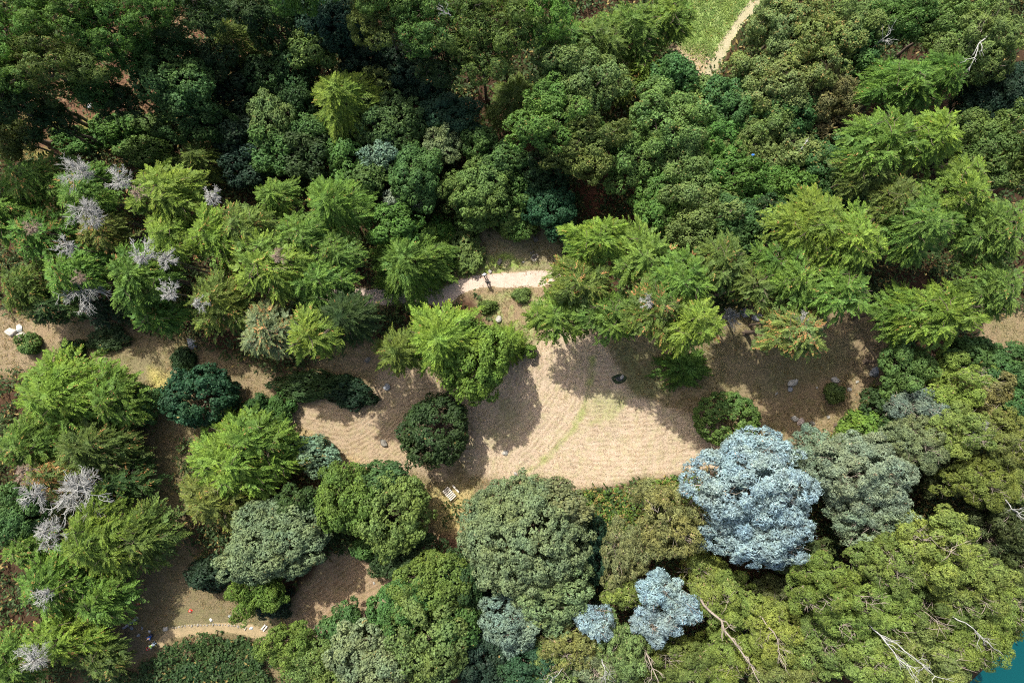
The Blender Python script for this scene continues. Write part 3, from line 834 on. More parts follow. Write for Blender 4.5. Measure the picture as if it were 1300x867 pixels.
def tree(kind, x, y, rx, ry, h, colour, dry, label, group=None):
    global count
    count += 1
    v = int(x * 7 + y * 13 + h * 3)
    rng = random.Random(v * 77 + 5)
    if kind == 'wattle': h += rng.uniform(-2.4, 1.6); rx *= 0.93; ry *= 0.93
    zc = h * 0.72 if h > 4 else h * 0.55
    k = M_PER_PX * (CAM_H - zc) / CAM_H
    Rx, Ry = rx * k, ry * k
    if kind in ('broad', 'fine'):
        g = 1.08 if (y < 285 or (x > 1120)) else 0.95
        Rx *= g * rng.uniform(0.95, 1.07); Ry *= g * rng.uniform(0.95, 1.07)
    elif kind == 'con': Rx *= rng.uniform(0.96, 1.1); Ry *= rng.uniform(0.96, 1.1)
    R = math.sqrt(Rx * Ry)
    lk = 'broad' if kind == 'shrub' else kind
    (me, lm, hz), S = lib(lk, R, v)
    cz = min(1.25, h * 0.52 / (R * hz)) if h > 4 else min(1.2, h * 0.62 / (R * hz))
    cz = max(cz, 0.35)
    topz = S * hz * (R / S) * cz
    zc = h - topz
    wx, wy = px(x, y, zc + topz * 0.35)
    gz = ground_z(wx, wy) if (GX0 < wx < GX1 and GY0 < wy < GY1) else 0.0
    if (x > 1100 and y > 640): gz = max(gz, -1.3)
    small = h <= 4
    t = thing(T_NAME[kind], label, T_CAT[kind], (wx, wy, gz), group)
    round_ = abs(rx / ry - 1) < 0.12
    rot = rng.uniform(0, 6.28) if round_ else rng.choice([0, math.pi])
    mir = rng.choice([-1, 1])
    o = link('crown', me, t, (0, 0, zc)); o.rotation_euler = (0, 0, rot); o.scale = (Rx / S * mir, Ry / S, R / S * cz)
    c = LEAF[colour]; jr = 0.02 if colour == 'blue' else 0.05 if kind in ('con', 'fir') else 0.09
    j = [rng.uniform(1 - jr, 1 + jr) for _ in range(3)]
    b = rng.uniform(0.93, 1.08) if kind != 'wattle' else rng.uniform(0.70, 1.10)
    o.color = (c[0] * j[0] * b, c[1] * j[1] * b, c[2] * j[2] * b, dry)
    if not small:
        l = link('branches', lm, t, (0, 0, zc)); l.rotation_euler = (0, 0, rot); l.scale = o.scale
    bark = M_PALEBARK if kind in ('gum', 'wattle') else M_BARK
    tr = link('trunk', trunk_mesh(bark, v), t)
    r_t = max(0.25, min(1.5, R / 4.5)) if not small else 0.25
    tr.scale = (r_t, r_t, (zc - gz * 0 + topz * (0.1 if not small else -0.2)) / 10.0)
    return t

def rows(text, group=None):
    for ln in text.strip().splitlines():
        ln = ln.strip()
        if not ln or ln.startswith('#'): continue
        f = [s.strip() for s in ln.split('|')]
        x, y = map(float, f[1].split(','))
        r = list(map(float, f[2].split(',')))
        tree(f[0], x, y, r[0], r[-1], float(f[3]), f[4], float(f[5]), f[6], group)

# ---- centre: trees standing round the hay clearing
rows('''
fir|515,326|62,58|12|lime2|0.02|big star-shaped lime conifer just west of the gravel path with walkers
fir|557,430|52,50|17|lime|0.03|lime star-topped conifer between gravel path and round dark tree
fir|503,447|30|15|olive|0.05|small olive conifer with a pale tip west of the star-topped lime conifer
broad|603,455|46,52|12.5|bright|0.03|glossy mid-green tree hugging the east side of the star-topped lime conifer
fir|645,438|22,28|6|lime|0.02|small lime conifer wedged behind the clipped bright green shrub
round|551,548|50,46|8.5|dark|0.02|round very dark green tree alone between the two hay patches
dome|925,533|43,36|5|moss|0.08|smooth clipped dark green dome shrub above the blue eucalyptus
fir|435,402|38|18|dark|0.03|shaded dark conifer by trunk shadows west of the gravel path
''')
rows('''
dome|672,447|11,10|1.8|bright|0|tiny clipped bright green ball shrub at the head of the hay field
shrub|662,374|11,8|0.9|moss|0.05|small green bush on the south edge of the gravel path
shrub|619,389|10,7|0.9|moss|0.1|low olive bush at the stony bend below the walkers
shrub|590,312|24,34|2|fresh|0.12|yellow-green bush north-west of the two walkers
shrub|560,292|20,18|3|green|0.15|low loose green bush above the big star-shaped conifer
shrub|1058,498|12,11|1.8|moss|0.05|small round bush among boulders on the brown eastern clearing
shrub|36,438|12|1.6|moss|0.15|little bush below the pale rocks at the west edge
shrub|92,446|12,11|1.5|dark|0.05|little dark round bush between two big western conifers
shrub|135,428|26,15|1.4|dark|0.1|low spreading dark bush under the western conifer bank
shrub|232,456|13,11|1.5|dark|0.05|dark bush directly above the round teal tree beside a grey boulder
shrub|395,492|48,17|2.4|dark|0.03|long low dark hedge-like shrub on the north edge of the west hay patch
shrub|445,497|30,19|2.4|deep|0.03|dark rounded end shrub of the low hedge near the grey boulder
shrub|352,530|20,24|3.2|mid|0.03|upright green shrub at the west tip of the west hay patch
shrub|322,523|16,16|3|dark|0.03|dark green shrub tucked between round teal tree and upright shrub
shrub|398,578|36,24|4|sage|0.12|grey-green bush on the south-west corner of the west hay patch
shrub|185,513|24,22|4.5|mid|0.05|small mid-green tree just west of the round teal tree
round|250,506|50,42|7.5|teal|0.02|round teal-green tree beside the grey boulder in the west
shrub|264,729|32,22|3.5|deep|0.03|dark low shrub on the path west of the grey-green oak
shrub|345,768|26,18|3.5|tealdark|0.03|dark teal shrub below the grey-green oak by the south track
shrub|467,697|26,16|3.5|emerald|0.03|low emerald shrub at the top of the southern brown patch
shrub|495,712|26,20|3.5|dark|0.03|dark shrub on the east tip of the southern brown patch
''')
# ---- conifers east of the path
rows('''
con|757,300|46,34|19|lime|0.04|yellow-green conifer at the east end of the gravel path
con|740,358|46,40|18|olive|0.14|dusty olive conifer overhanging the gravel path's east end
con|712,400|42,44|15|bright|0.03|low bright green conifer east of the small path-side bush
con|775,398|44,38|17|lime2|0.04|mid lime conifer above the shaded top of the hay field
con|824,322|46,48|20|lime2|0.05|tall conifer in the middle of the eastern conifer clump
con|872,352|46,44|23|lime2|0.04|green conifer north-west of the little white bare tree
con|842,392|48,44|22|moss|0.16|conifer with brown dead tips above the hay field
con|888,408|44,46|23|lime|0.05|bright conifer hanging over the shaded grass by the white bare tree
fir|872,468|36,26|6|green|0.02|low dark green conifer skirting the north-east corner of the hay field
con|925,330|34,40|20|moss|0.05|darker conifer with long sprays above the white bare tree
con|965,362|32,34|19|moss|.05|shaded conifer between the white bare tree and the large yellow-green one
con|1043,285|58,56|23|lime|0.04|large bright yellow-green conifer above the eastern brown clearing
con|1094,300|42,50|23|lime|0.03|bright lime conifer on the east flank of the large yellow-green one
con|1080,368|46,44|22|lime2|0.03|fresh green drooping conifer at the edge of the eastern brown clearing
con|1020,350|40,44|21|lime2|0.06|lime conifer between the dark gap and the drooping conifer
con|1018,420|50,42|20|tan|0.22|greyish conifer with dead twigs on the north edge of the eastern clearing
con|985,330|24,30|19|green|0.05|small shaded conifer beside the reddish gap
con|1185,278|62,52|22|lime2|0.02|big mid-green conifer above the dark gap in the east
con|1235,238|52,48|21|lime|0.03|lime conifer on the upper side of the eastern bank
con|1280,280|48,56|21|lime2|0.03|green conifer at the east edge level with the dark gap
con|1150,250|40,36|20|moss|0.03|grey-green conifer west of the big mid-green one
con|1212,398|64,46|19|lime|0.02|long-sprayed bright conifer below the dark gap in the east
con|1160,396|38,40|16|lime2|0.03|green conifer beside the pale stone at the east clearing's rim
con|1278,360|46,42|19|lime2|0.02|green conifer on the east edge above the brown patch
con|1140,172|62,50|23|lime2|0.02|large layered green conifer in the north-east
con|1195,165|44,40|22|lime|0.02|bright drooping conifer beside the large layered one
con|1110,212|44,32|20|moss|0.03|darker skirted conifer under the large layered one
con|1160,95|56,40|17|lime2|0.03|broad green conifer in the north-east below the bare brown gap
con|1215,85|36,36|16|green|0.03|green conifer just west of the pale tree with a white bare branch
''')
# ---- north-east mixed wood
rows('''
gum|1255,50|46,44|15|fresh|0.02|pale green airy tree with a white bare branch in the north-east corner
fine|1205,22|40,30|13|soft|0.05|mid-green tree on the top edge beside the pale airy tree
fine|1145,18|42,30|13|green|0.05|green tree on the top edge east of the tan mixed trees
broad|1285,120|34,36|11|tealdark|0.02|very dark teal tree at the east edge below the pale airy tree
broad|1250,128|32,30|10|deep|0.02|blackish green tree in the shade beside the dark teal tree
fine|1258,188|44,40|13|moss|0.06|olive tree at the east edge below the dark teal trees
fine|1298,205|30|12|moss|0.05|olive tree half cut by the east edge
fine|998,28|36,36|13|tan|0.15|tan-flecked tree beside the top of the dirt track
fine|1035,45|46,46|14|khaki|0.19|brownest mixed tree on the top edge in the north-east
fine|1085,35|36,40|13|soft|0.06|green tree between the brownest tree and the bare grey branch
broad|1092,62|26,24|12|emerald|0.05|small emerald-topped tree by the bare grey branch
fine|957,90|28,30|11|tan|0.13|tan and green tree along the east side of the dirt track
fine|995,100|42,40|13|tan|0.13|speckled tan tree south of the brownest mixed tree
fine|1050,112|42,38|12|brown|0.15|brown and green thin-leaved tree in the north-east
broad|1005,140|34,30|11|emerald|0.08|dark emerald tree among the tan speckled trees
fine|1055,155|36,26|9|brown|0.2|rusty brown thin tree above the layered conifer's west side
broad|855,95|32,28|10|emerald|0.04|emerald tree at the foot of the dirt track
fine|903,124|32,26|10|tan|0.08|loose tan-green tree where the dirt track ends
broad|928,138|36,34|11|emerald|0.05|blue-green tree in the middle of the mixed north-east wood
fine|848,150|52,46|14|soft|0.08|wide soft green tree north of the reddish gap
fine|808,192|42,38|13|soft|0.06|soft green tree directly above the reddish gap
fine|870,205|44,40|13|khaki|0.1|speckled khaki tree between reddish gap and emerald trees
broad|905,178|32,30|11|green|0.1|dark green tree south of the blue-green one
fine|955,185|36,34|11|soft|0.07|mid-green tree in the heart of the mixed wood
fine|975,150|30|11|soft|0.06|green tree below the speckled tan tree
fine|1010,195|32,28|10|khaki|0.125|khaki thin tree with a broken white limb
broad|1045,205|34,28|10|emerald|0.1|emerald tree west of the darker skirted conifer
broad|935,228|42,34|12|green|0.08|green tree north of the long-sprayed shaded conifer
fine|885,268|52,42|14|soft|0.06|broad green tree north-east of the eastern conifer clump
broad|930,285|44,38|13|emerald|0.06|deep green tree beside the reddish gap in the east
broad|840,255|36,34|12|green|0.06|green tree on the east side of the reddish gap
broad|985,235|36,30|11|green|0.08|green tree above the shaded reddish ground
broad|1075,245|26,22|9|dark|0.05|dark tree in the hollow behind the large yellow-green conifer
fine|975,275|26,26|13|dark|0.1|shaded dark tree next to the reddish ground
''')
# ---- north middle
rows('''
con|852,14|42,34|13|bright|0.02|vivid green conifer casting its shadow on the meadow's edge
con|808,28|46,40|14|lime2|0.02|green conifer on the top edge next to the vivid one
con|762,45|50,42|15|moss|0.05|grey-green conifer on the top edge above the pale olive tree
con|822,82|30,26|10|lime|0.04|golden-green conifer beside the emerald tree
con|783,98|34,30|11|olive|0.05|olive conifer in the gap below the grey-green one
con|718,48|42,40|15|green|0.03|dark-green conifer on the top edge by the black gap
fine|735,100|50,44|16|khaki|0.07|pale olive tree top with whitish twigs
fine|700,150|50,44|16|lime2|0.08|light green cushion-topped tree in the north middle
fine|735,180|46,36|15|moss|0.08|green lower half of the cushion-topped group above the oak row
fir|655,120|34,38|10|moss|0.02|shaded conifer in the black hollow north of the middle
pine|640,18|52,44|19|moss|0.04|shaded pine at the middle of the top edge
pine|585,22|50,42|19|moss|0.06|pine on the top edge with a pale bare twig
pine|535,25|46,40|19|mid|0.04|pine on the top edge with a bright leafy tuft
pine|487,18|46,40|18|moss|0.04|pine on the top edge west of the bright tuft
pine|612,66|44,38|17|moss|0.06|shaded pine one row below the top edge
pine|560,72|42,34|15|dark|0.05|dim pine above the dark teal trees
pine|690,14|40,36|18|green|0.03|dark pine beside the dark-green conifer on the top edge
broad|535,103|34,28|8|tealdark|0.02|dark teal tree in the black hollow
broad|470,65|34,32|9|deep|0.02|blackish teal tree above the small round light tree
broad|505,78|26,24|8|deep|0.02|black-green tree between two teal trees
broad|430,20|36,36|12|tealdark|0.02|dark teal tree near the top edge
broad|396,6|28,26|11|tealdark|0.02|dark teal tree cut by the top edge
round|345,32|32,32|10|dark|0.03|round dark green tree alone near the top edge
fine|398,28|20,18|8|grey|0.05|small grey-green tree between two dark trees
broad|396,58|28,24|10|fresh|0.02|bright round green treetop near the star-shaped lime conifer
fine|310,92|18,20|6|tealdark|0|small blue-teal shrub-like tree in deep shade
broad|335,98|26,26|8|dark|0.02|dark green tree east of the blue-teal one
broad|372,88|28,26|8|dark|0.02|dark round tree below the bright treetop
broad|375,124|24,22|7.5|dark|0.02|small dark round tree west of the star-shaped lime conifer
fine|340,146|24,32|9.5|khaki|0.04|pale khaki drooping tree in the dark wood
fir|428,116|44,44|15|lime|0.01|star-shaped lime conifer standing alone in the dark wood
round|474,106|24,24|8.5|fresh|0.02|small round light green tree touching the star-shaped lime conifer
fine|432,154|13,18|7|sage|0|slender pale grey-green tree below the star-shaped lime conifer
broad|494,156|40,34|10|mid|0.03|lumpy green tree south-east of the star-shaped lime conifer
broad|565,145|36,28|9|teal|0.03|teal tree east of the lumpy green tree
fine|562,180|24,22|8.5|grey|0.02|fuzzy grey-green round tree in the oak group
broad|608,180|26,22|8|mid|0.04|small green tree east of the fuzzy round tree
broad|390,165|28,22|8|mid|0.03|green tree beside the pale khaki drooping tree
broad|345,192|30,26|8.5|mid|0.03|dull green tree below the pale khaki drooping tree
broad|388,200|32,26|8.5|dark|0.03|dull dark tree in the middle of the oak group
broad|440,200|28,26|8.5|mid|0.04|green tree with a lighter lobe in the oak group
broad|482,196|26,24|9|greyteal|0.02|pale teal-grey tree in the oak group
broad|524,226|34,34|10.5|mid|0.02|crisp rounded green tree above the big star-shaped conifer
broad|462,232|28,24|9|mid|0.03|green tree west of the crisp rounded tree
fine|508,256|18,16|7|greyteal|0|small pale teal tree below the crisp rounded tree
fine|577,242|20,22|8|fresh|0.06|small yellowish green tree west of the big lumpy oak
broad|612,240|38,36|9|fresh|0.02|big lumpy oak-like tree north of the brown glade, western part
broad|655,242|40,34|6.5|mid|0.02|big lumpy oak-like tree north of the brown glade, middle part
broad|640,205|28,22|9|mid|0.03|green tree behind the lumpy oaks
broad|648,276|32,22|4.5|fresh|0.02|light green lobe tree on the rim of the brown glade
broad|700,262|30,34|8|teal|0.02|teal-tinted tree at the north-east rim of the brown glade
fine|690,215|28,24|9|dark|0.04|dark small tree east of the oak group
broad|603,272|24,22|6|fresh|0.05|light green tree at the north-west corner of the brown glade
broad|497,284|30,24|10|green|0.02|green round tree behind the big star-shaped conifer
fir|345,246|28,24|13|lime2|0.02|shaded olive conifer at the west end of the star conifers
fir|417,256|46,42|16|lime2|0.03|spreading star-shaped olive conifer north-west of the big one
fir|250,198|36,26|9|moss|0.03|dim olive conifer behind the western grey-topped conifers
broad|215,102|42,38|14|emerald|0.01|tree with blue-green sunlit tips among the pine shadows
broad|238,142|42,30|11|dark|0.02|dark tree below the one with blue-green sunlit tips
fine|262,76|32,28|10|dark|0.02|smooth dim grey-green tree beside the pine shadows
fir|288,42|38,34|11|moss|0.06|dim brownish conifer south of the sunlit litter patch
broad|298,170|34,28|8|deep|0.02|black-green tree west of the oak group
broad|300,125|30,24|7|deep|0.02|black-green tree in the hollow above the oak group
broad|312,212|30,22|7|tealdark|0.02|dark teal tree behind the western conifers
pine|235,15|46,36|16|dark|0.02|dark pine on the top edge above the sunlit litter
pine|315,8|34,26|14|dark|0.03|dim pine on the top edge east of the sunlit litter
broad|270,20|28,22|9|tealdark|0.02|dark teal tree on the top edge
shrub|150,165|34,22|3|green|0.05|low green thicket in sun patches under the tall pines
shrub|185,188|36,20|3|moss|0.05|low dim thicket north of the western grey-topped conifers
''')
# ---- tall pines in the north-west corner, crowns leaning out of the frame
rows('''
pine|72,6|54,42|21|green|0.04|tall pine in the north-west corner whose long trunk leans towards the tree with blue-green tips
pine|130,34|46,38|19|green|0.03|tall pine beside the open sunlit litter
pine|5,32|56,42|21|green|0.04|outermost tall pine in the north-west corner
pine|40,76|46,34|20|moss|0.06|tall pine below the corner ones with pale twigs
pine|-28,88|52,38|21|green|0.04|tall pine mostly outside the west edge, its trunk base in view
pine|172,0|42,34|19|green|0.03|tall pine on the top edge west of the dark pines
pine|0,128|34,28|18|dark|0.06|lowest of the tall corner pines on the west edge
pine|100,75|30,26|18|moss|0.05|small-crowned pine over the leaning trunks
pine|370,-45|60|22|green|0.04|pine beyond the top edge above the dark teal trees
pine|480,-50|60|22|moss|0.04|pine beyond the top edge above the bright tuft
''')
rows('''
pine|-85,120|60|21|green|.04|pine beyond the west edge shading the leaning trunks
pine|32,112|44,32|15|moss|.05|shaded middle-height pine among the leaning trunks
pine|62,150|34,26|12|dark|.05|low shaded pine north of the western snags
pine|112,108|34,26|13|green|.04|thin dark pine over the middle of the litter patch
pine|160,62|36,28|15|green|.04|leafy pine over the north side of the litter patch
pine|12,172|34,26|11|moss|.06|low pine on the west edge above the brown-tipped conifer
pine|150,128|30,24|11|dark|.05|small dark pine just west of the tree with blue-green tips
pine|205,55|36,26|13|dark|.04|dark pine hanging over the sunlit litter strip
shrub|95,178|30,16|2.5|green|.08|low sunlit thicket patch north of the bushy silver snag
shrub|190,160|30,18|3|moss|.05|dim low thicket below the tree with blue-green tips
wattle|1272,785|40,40|12|gumgreen|.03|small bright wattle screening the lake corner
''')
# ---- western conifers
rows('''
con|30,222|52,42|14|lime2|0.16|conifer with brown and yellow tips on the west edge
con|95,240|50,46|16|lime2|0.12|mixed green conifer between the silver-topped snags
con|35,295|46,42|14|green|0.14|shadowed conifer with rusty twigs on the west edge
con|195,238|52,44|19|lime|0.03|bright conifer north-east of the silver snags
con|160,345|48,54|18|lime2|0.04|long drooping conifer over the western shaded clearing
con|205,300|44,40|18|lime|0.06|lime conifer with one peach-coloured dead tuft
con|78,340|44,38|14|lime2|0.08|green conifer with pale bare twigs on the west side
con|118,285|40,34|14|olive|0.18|thin olive conifer amid the bare grey twigs
con|262,295|40,44|18|lime|0.07|lime conifer beside the beige bare twigs
con|300,285|40,36|18|fresh|0.14|grey-tipped conifer east of the beige bare twigs
con|330,330|56,50|20|lime|0.04|large lime conifer at the centre of the western bank
con|268,380|46,42|17|olive|0.1|olive conifer above the grey boulder
con|395,355|52,46|18|lime2|0.03|fan-shaped conifer with long pale sprays toward the trunk shadows
con|375,295|42,34|17|lime2|0.05|lime conifer south of the shaded olive conifer
con|330,418|40,40|17|grey|0.16|grey-lichened drooping conifer at the south tip of the bank
con|388,425|36,36|20|lime|0.04|bright drooping conifer over the low dark hedge
con|420,320|36,34|16|lime2|0.03|lime conifer west of the big star-shaped one
con|190,398|44,30|12|green|0.06|low shaded conifer skirt above the western clearing
con|60,388|44,28|9|dark|0.06|dark low conifer above the pale rocks
con|15,360|34,40|11|moss|0.12|dim conifer on the west edge above the pale rocks
con|125,395|32,24|8|deep|0.05|black-green low conifer under the violet-grey twigs
con|-25,260|50|15|lime2|0.1|conifer cut by the west edge above the pale rocks
''')
# ---- south-west
rows('''
con|62,500|78,62|14|lime|0.04|huge lime conifer in the west below the small dark round bush
con|128,505|46,44|12|lime2|0.06|east shoulder conifer of the huge lime one
con|105,570|62,48|12|moss|0.08|shaded olive conifer south of the huge lime one
con|20,570|46,46|12|lime2|0.08|green conifer on the west edge below the huge lime one
con|50,605|46,34|11|khaki|0.34|rusty-twigged conifer above the white bare crown
con|145,615|44,38|9|dark|0.1|dim sparse conifer east of the white bare crown
broad|18,655|34,42|10|emerald|0.02|emerald leafy tree on the west edge beside the white bare crown
con|105,690|64,58|15|lime|0.03|big lime conifer with long curved sprays in the south-west
con|165,690|48,48|12|moss|0.04|darker east half conifer beside the long curved sprays
con|48,748|50,46|14|lime2|0.08|lime conifer with a small silver tuft in the south-west
con|110,770|46,44|12|lime2|0.04|green conifer west of the grey log
con|60,820|58,46|13|lime|0.08|lime conifer in the south-west corner
con|112,842|42,34|10|moss|0.05|olive conifer at the bottom edge by the crew's clearing
con|0,850|46|13|lime2|0.08|conifer cut by the south-west corner
con|20,700|36,36|12|lime2|0.08|lime conifer on the west edge beneath the emerald tree
con|288,590|80,62|14|lime|0.03|large olive-lime conifer on its own south of the round teal tree
con|318,560|48,42|12|lime2|0.04|north-east shoulder conifer of the olive-lime one
con|262,640|48,40|11|olive|0.04|south lobe conifer of the large olive-lime one
broad|348,690|66,56|11|grey|0.04|grey-green oak-like tree south of the olive-lime conifer
fine|320,745|36,36|8|bright|0.02|bright green feathery tree on the tip of the grey-green oak
broad|375,640|30,28|8|dark|0.04|dark tree between the grey-green oak and the bright leafy pair
broad|437,638|42,50|10|bright|0.02|vivid leafy tree, western of the pair under the west hay patch
round|500,657|52,48|10.5|fresh|0.02|pale green round tree, eastern of the pair under the west hay patch
broad|485,610|34,24|8|emerald|0.02|emerald strip tree along the south rim of the west hay patch
fine|362,822|36,38|8|bright|0.05|lime tree at the bottom edge beside the worn garden path
fine|405,850|44,38|8.5|fresh|0.05|feathery light green tree at the bottom edge
broad|432,795|28,26|6|emerald|0.02|small emerald tree on the south rim of the southern brown patch
broad|470,835|58,46|12|grey|0.05|grey-green tree at the bottom edge west of the oaks
broad|540,815|60,52|13|fresh|0.05|broad light oak at the bottom edge
broad|505,775|44,40|11|mid|0.04|green tree between southern brown patch and broad light oak
broad|548,745|44,46|11|bright|0.03|bright crisp tree below the slatted bench
broad|590,740|30,46|9|dark|0.03|shadowed tree hugging the west flank of the giant oak
broad|530,700|30,22|7|dark|0.03|dark shrubby tree north of the bright crisp tree
broad|600,830|44,44|9|tealdark|0.03|dark teal tree at the bottom edge beside the reddish hollow
broad|575,795|36,32|10|mid|0.04|green tree east of the broad light oak
''')
# ---- giant oak and the south centre
rows('''
round|664,688|88,86|13.5|grey|0.02|giant grey-green oak-like tree under the hay field
broad|712,640|42,30|11|grey|0.02|grey-green north-east shoulder of the giant oak under the hay field
broad|700,752|52,40|11.5|grey|0.03|smaller grey-green tree on the south flank of the giant oak
broad|650,790|46,36|10|greyteal|0.02|pale teal tree south of the giant oak
broad|745,700|34,50|7|tealdark|0.02|dark teal tree in the slot east of the giant oak
broad|665,845|44,34|9|teal|0.03|teal tree at the bottom edge south of the giant oak
gum|795,702|32,40|11|brown|0.1|brownish upright gum between the giant oak and golden gum
gum|850,660|46,52|13|gold|0.08|golden gum tree touching the big blue eucalyptus
gum|793,752|26,22|9|gumolive|0.05|small olive gum below the brownish one
gum|838,750|27,22|13|blue|0.02|small blue eucalyptus, upper tuft of the trio near the bottom
gum|866,771|20,17|12.5|blue|0.02|small blue eucalyptus, eastern tuft of the trio near the bottom
gum|834,793|28,23|12|blue|0.02|small blue eucalyptus, lower tuft of the trio near the bottom
gum|757,791|24,22|11|blue|0.03|small blue eucalyptus standing west of the trio
gum|728,822|40,32|10|gold|0.08|golden gum in front of the small western blue eucalyptus
gum|702,848|32,30|9|khaki|0.1|khaki gum at the bottom edge
gum|790,830|34,40|11|khaki|0.06|greyish khaki gum with a pale bare stem at the bottom edge
wattle|850,840|50,40|11|gumolive|0.05|olive wattle at the bottom edge below the blue trio
wattle|900,735|36,34|10|gumolive|0.08|olive wattle right below the golden gum
gum|762,850|34,26|9|grey|0.08|grey gum at the bottom edge east of the khaki gum
''')
# ---- blue eucalyptus and the south-east wood
rows('''
gum|962,626|80,68|17|blue|0.03|big silvery blue eucalyptus at the south-east corner of the hay field
gum|970,680|70,42|15|blue|0.02|silvery blue lower tier of the big blue eucalyptus
gum|968,570|38,28|13|blue|0.05|silvery blue upper tuft next to the clipped dome shrub
gum|1100,605|66,56|15|sage|0.05|pale sage eucalyptus east of the big blue one
gum|1112,660|56,38|13|sage|0.04|pale sage lower eucalyptus east of the big blue one
gum|1040,580|36,34|11|sage|0.1|grey-green gum wedged between blue and sage eucalyptus
broad|1092,548|34,28|8|bright|0.05|bright round green tree below the brown eastern clearing
broad|1128,522|30,26|8|dark|0.04|dark green tree between bright round tree and boulder
fine|1150,462|38,34|11|fresh|0.03|light green round tree at the east end of the brown clearing
wattle|1168,520|36,30|12|sage|0.03|pale round wattle below the light green round tree
wattle|1165,560|46,40|13|grey|0.03|large pale olive wattle crown
broad|1230,455|34,26|9|mid|0.03|dim green tree under the long-sprayed bright conifer
wattle|1212,488|50,40|12|gumgreen|0.04|green wattle pads east of the light green round tree
wattle|1255,500|36,34|12|gold|0.03|gold-tipped wattle at the east side
broad|1282,468|34,30|10|emerald|0.03|fresh green tree at the east edge below the brown patch
broad|1290,520|32,32|10|emerald|0.04|blue-green tree at the east edge
wattle|1218,545|42,34|12|gumolive|0.03|olive wattle in the middle of the eastern pads
wattle|1275,555|42,38|12|gumolive|0.03|olive wattle at the east edge
wattle|1248,612|50,36|13|yellow|0.02|vivid yellow-green wattle in the east
wattle|1290,610|36,40|12|gumolive|0.03|yellowish wattle cut by the east edge
gum|1200,600|34,34|8|gumdark|0.1|dark low gum beside the hollow west of the vivid wattle
gum|1280,670|56,42|10|gumdark|0.04|dark olive gum at the east edge below the vivid wattle
gum|1290,730|40,46|9|gumdark|0.04|dark olive gum at the east edge nearer the lake
wattle|1195,700|62,52|15|gumgreen|0.02|large bright wattle crown in the south-east wood
wattle|1130,715|50,42|14|gumolive|0.05|olive wattle south of the pale sage eucalyptus
wattle|1240,745|56,48|14|gumgreen|0.02|bright wattle crown near the lake corner
wattle|1180,765|62,50|14|gumolive|0.02|wattle crown with pale bare limbs near the bottom
wattle|1100,770|58,48|14|gumolive|0.04|wattle crown in the centre of the south-east wood
wattle|1045,745|48,42|13|gumgreen|0.04|green wattle below the dark hollow
wattle|1245,810|50,46|13|gumgreen|0.02|wattle crown overhanging the lake water
wattle|1180,835|60,46|13|gumolive|0.03|bottom edge wattle next to the lake overhang
wattle|1110,840|56,46|13|gumgreen|0.03|bottom edge wattle with thin grey limbs
wattle|1040,820|56,50|12|gumolive|0.05|bottom edge wattle east of the fallen pale limbs
wattle|985,800|48,44|11|gumgreen|0.04|wattle with a forked pale trunk near the bottom edge
wattle|925,760|42,40|11|gumgreen|0.05|green wattle south-west of the big blue eucalyptus
wattle|925,830|48,40|10|gumgreen|0.04|bottom edge wattle west of the forked pale trunk
wattle|990,752|30,24|6|gumdark|0.05|shaded wattle beneath the big blue eucalyptus
gum|1020,710|34,28|8|gumdark|0.08|shaded gum in the hollow below the sage eucalyptus
wattle|1000,865|50,36|11|gumolive|0.04|wattle mostly cut by the bottom edge
''')
# ------------------------------------------------------------------ dead snags and bare limbs
def dead(x, y, r, h, label, brown=False, v=0, flat=0.55, nb=26, thick=1.0):
    key = ('deadcrown', brown, v % 3, r > 22)
    S = 3.0 if r > 22 else 1.5
    if key not in LIB:
        LIB[key] = gen_dead('bare_crown', S, 500 + v % 3 + (20 if brown else 0), M_DEADBROWN if brown else M_DEAD, nb=24 if S > 2 else 17, thick=0.75 if S < 2 else 0.95)
    R = 1.22 * r * M_PER_PX * (CAM_H - h) / CAM_H
    wx, wy = px(x, y, h - 0.8)
    t = thing('dead_tree', label, 'dead tree', (wx, wy, ground_z(wx, wy)), 'bare dead trees among the conifers')
    o = link('branches', LIB[key], t, (0, 0, h - R * 0.3 - 0.5)); o.scale = (R / S, R / S, R / S * 0.9); o.rotation_euler = (0, 0, v * 1.7)
    tr = link('trunk', trunk_mesh(M_BARK, v), t)
    tr.scale = (0.4, 0.4, (h - R * 0.4) / 10)
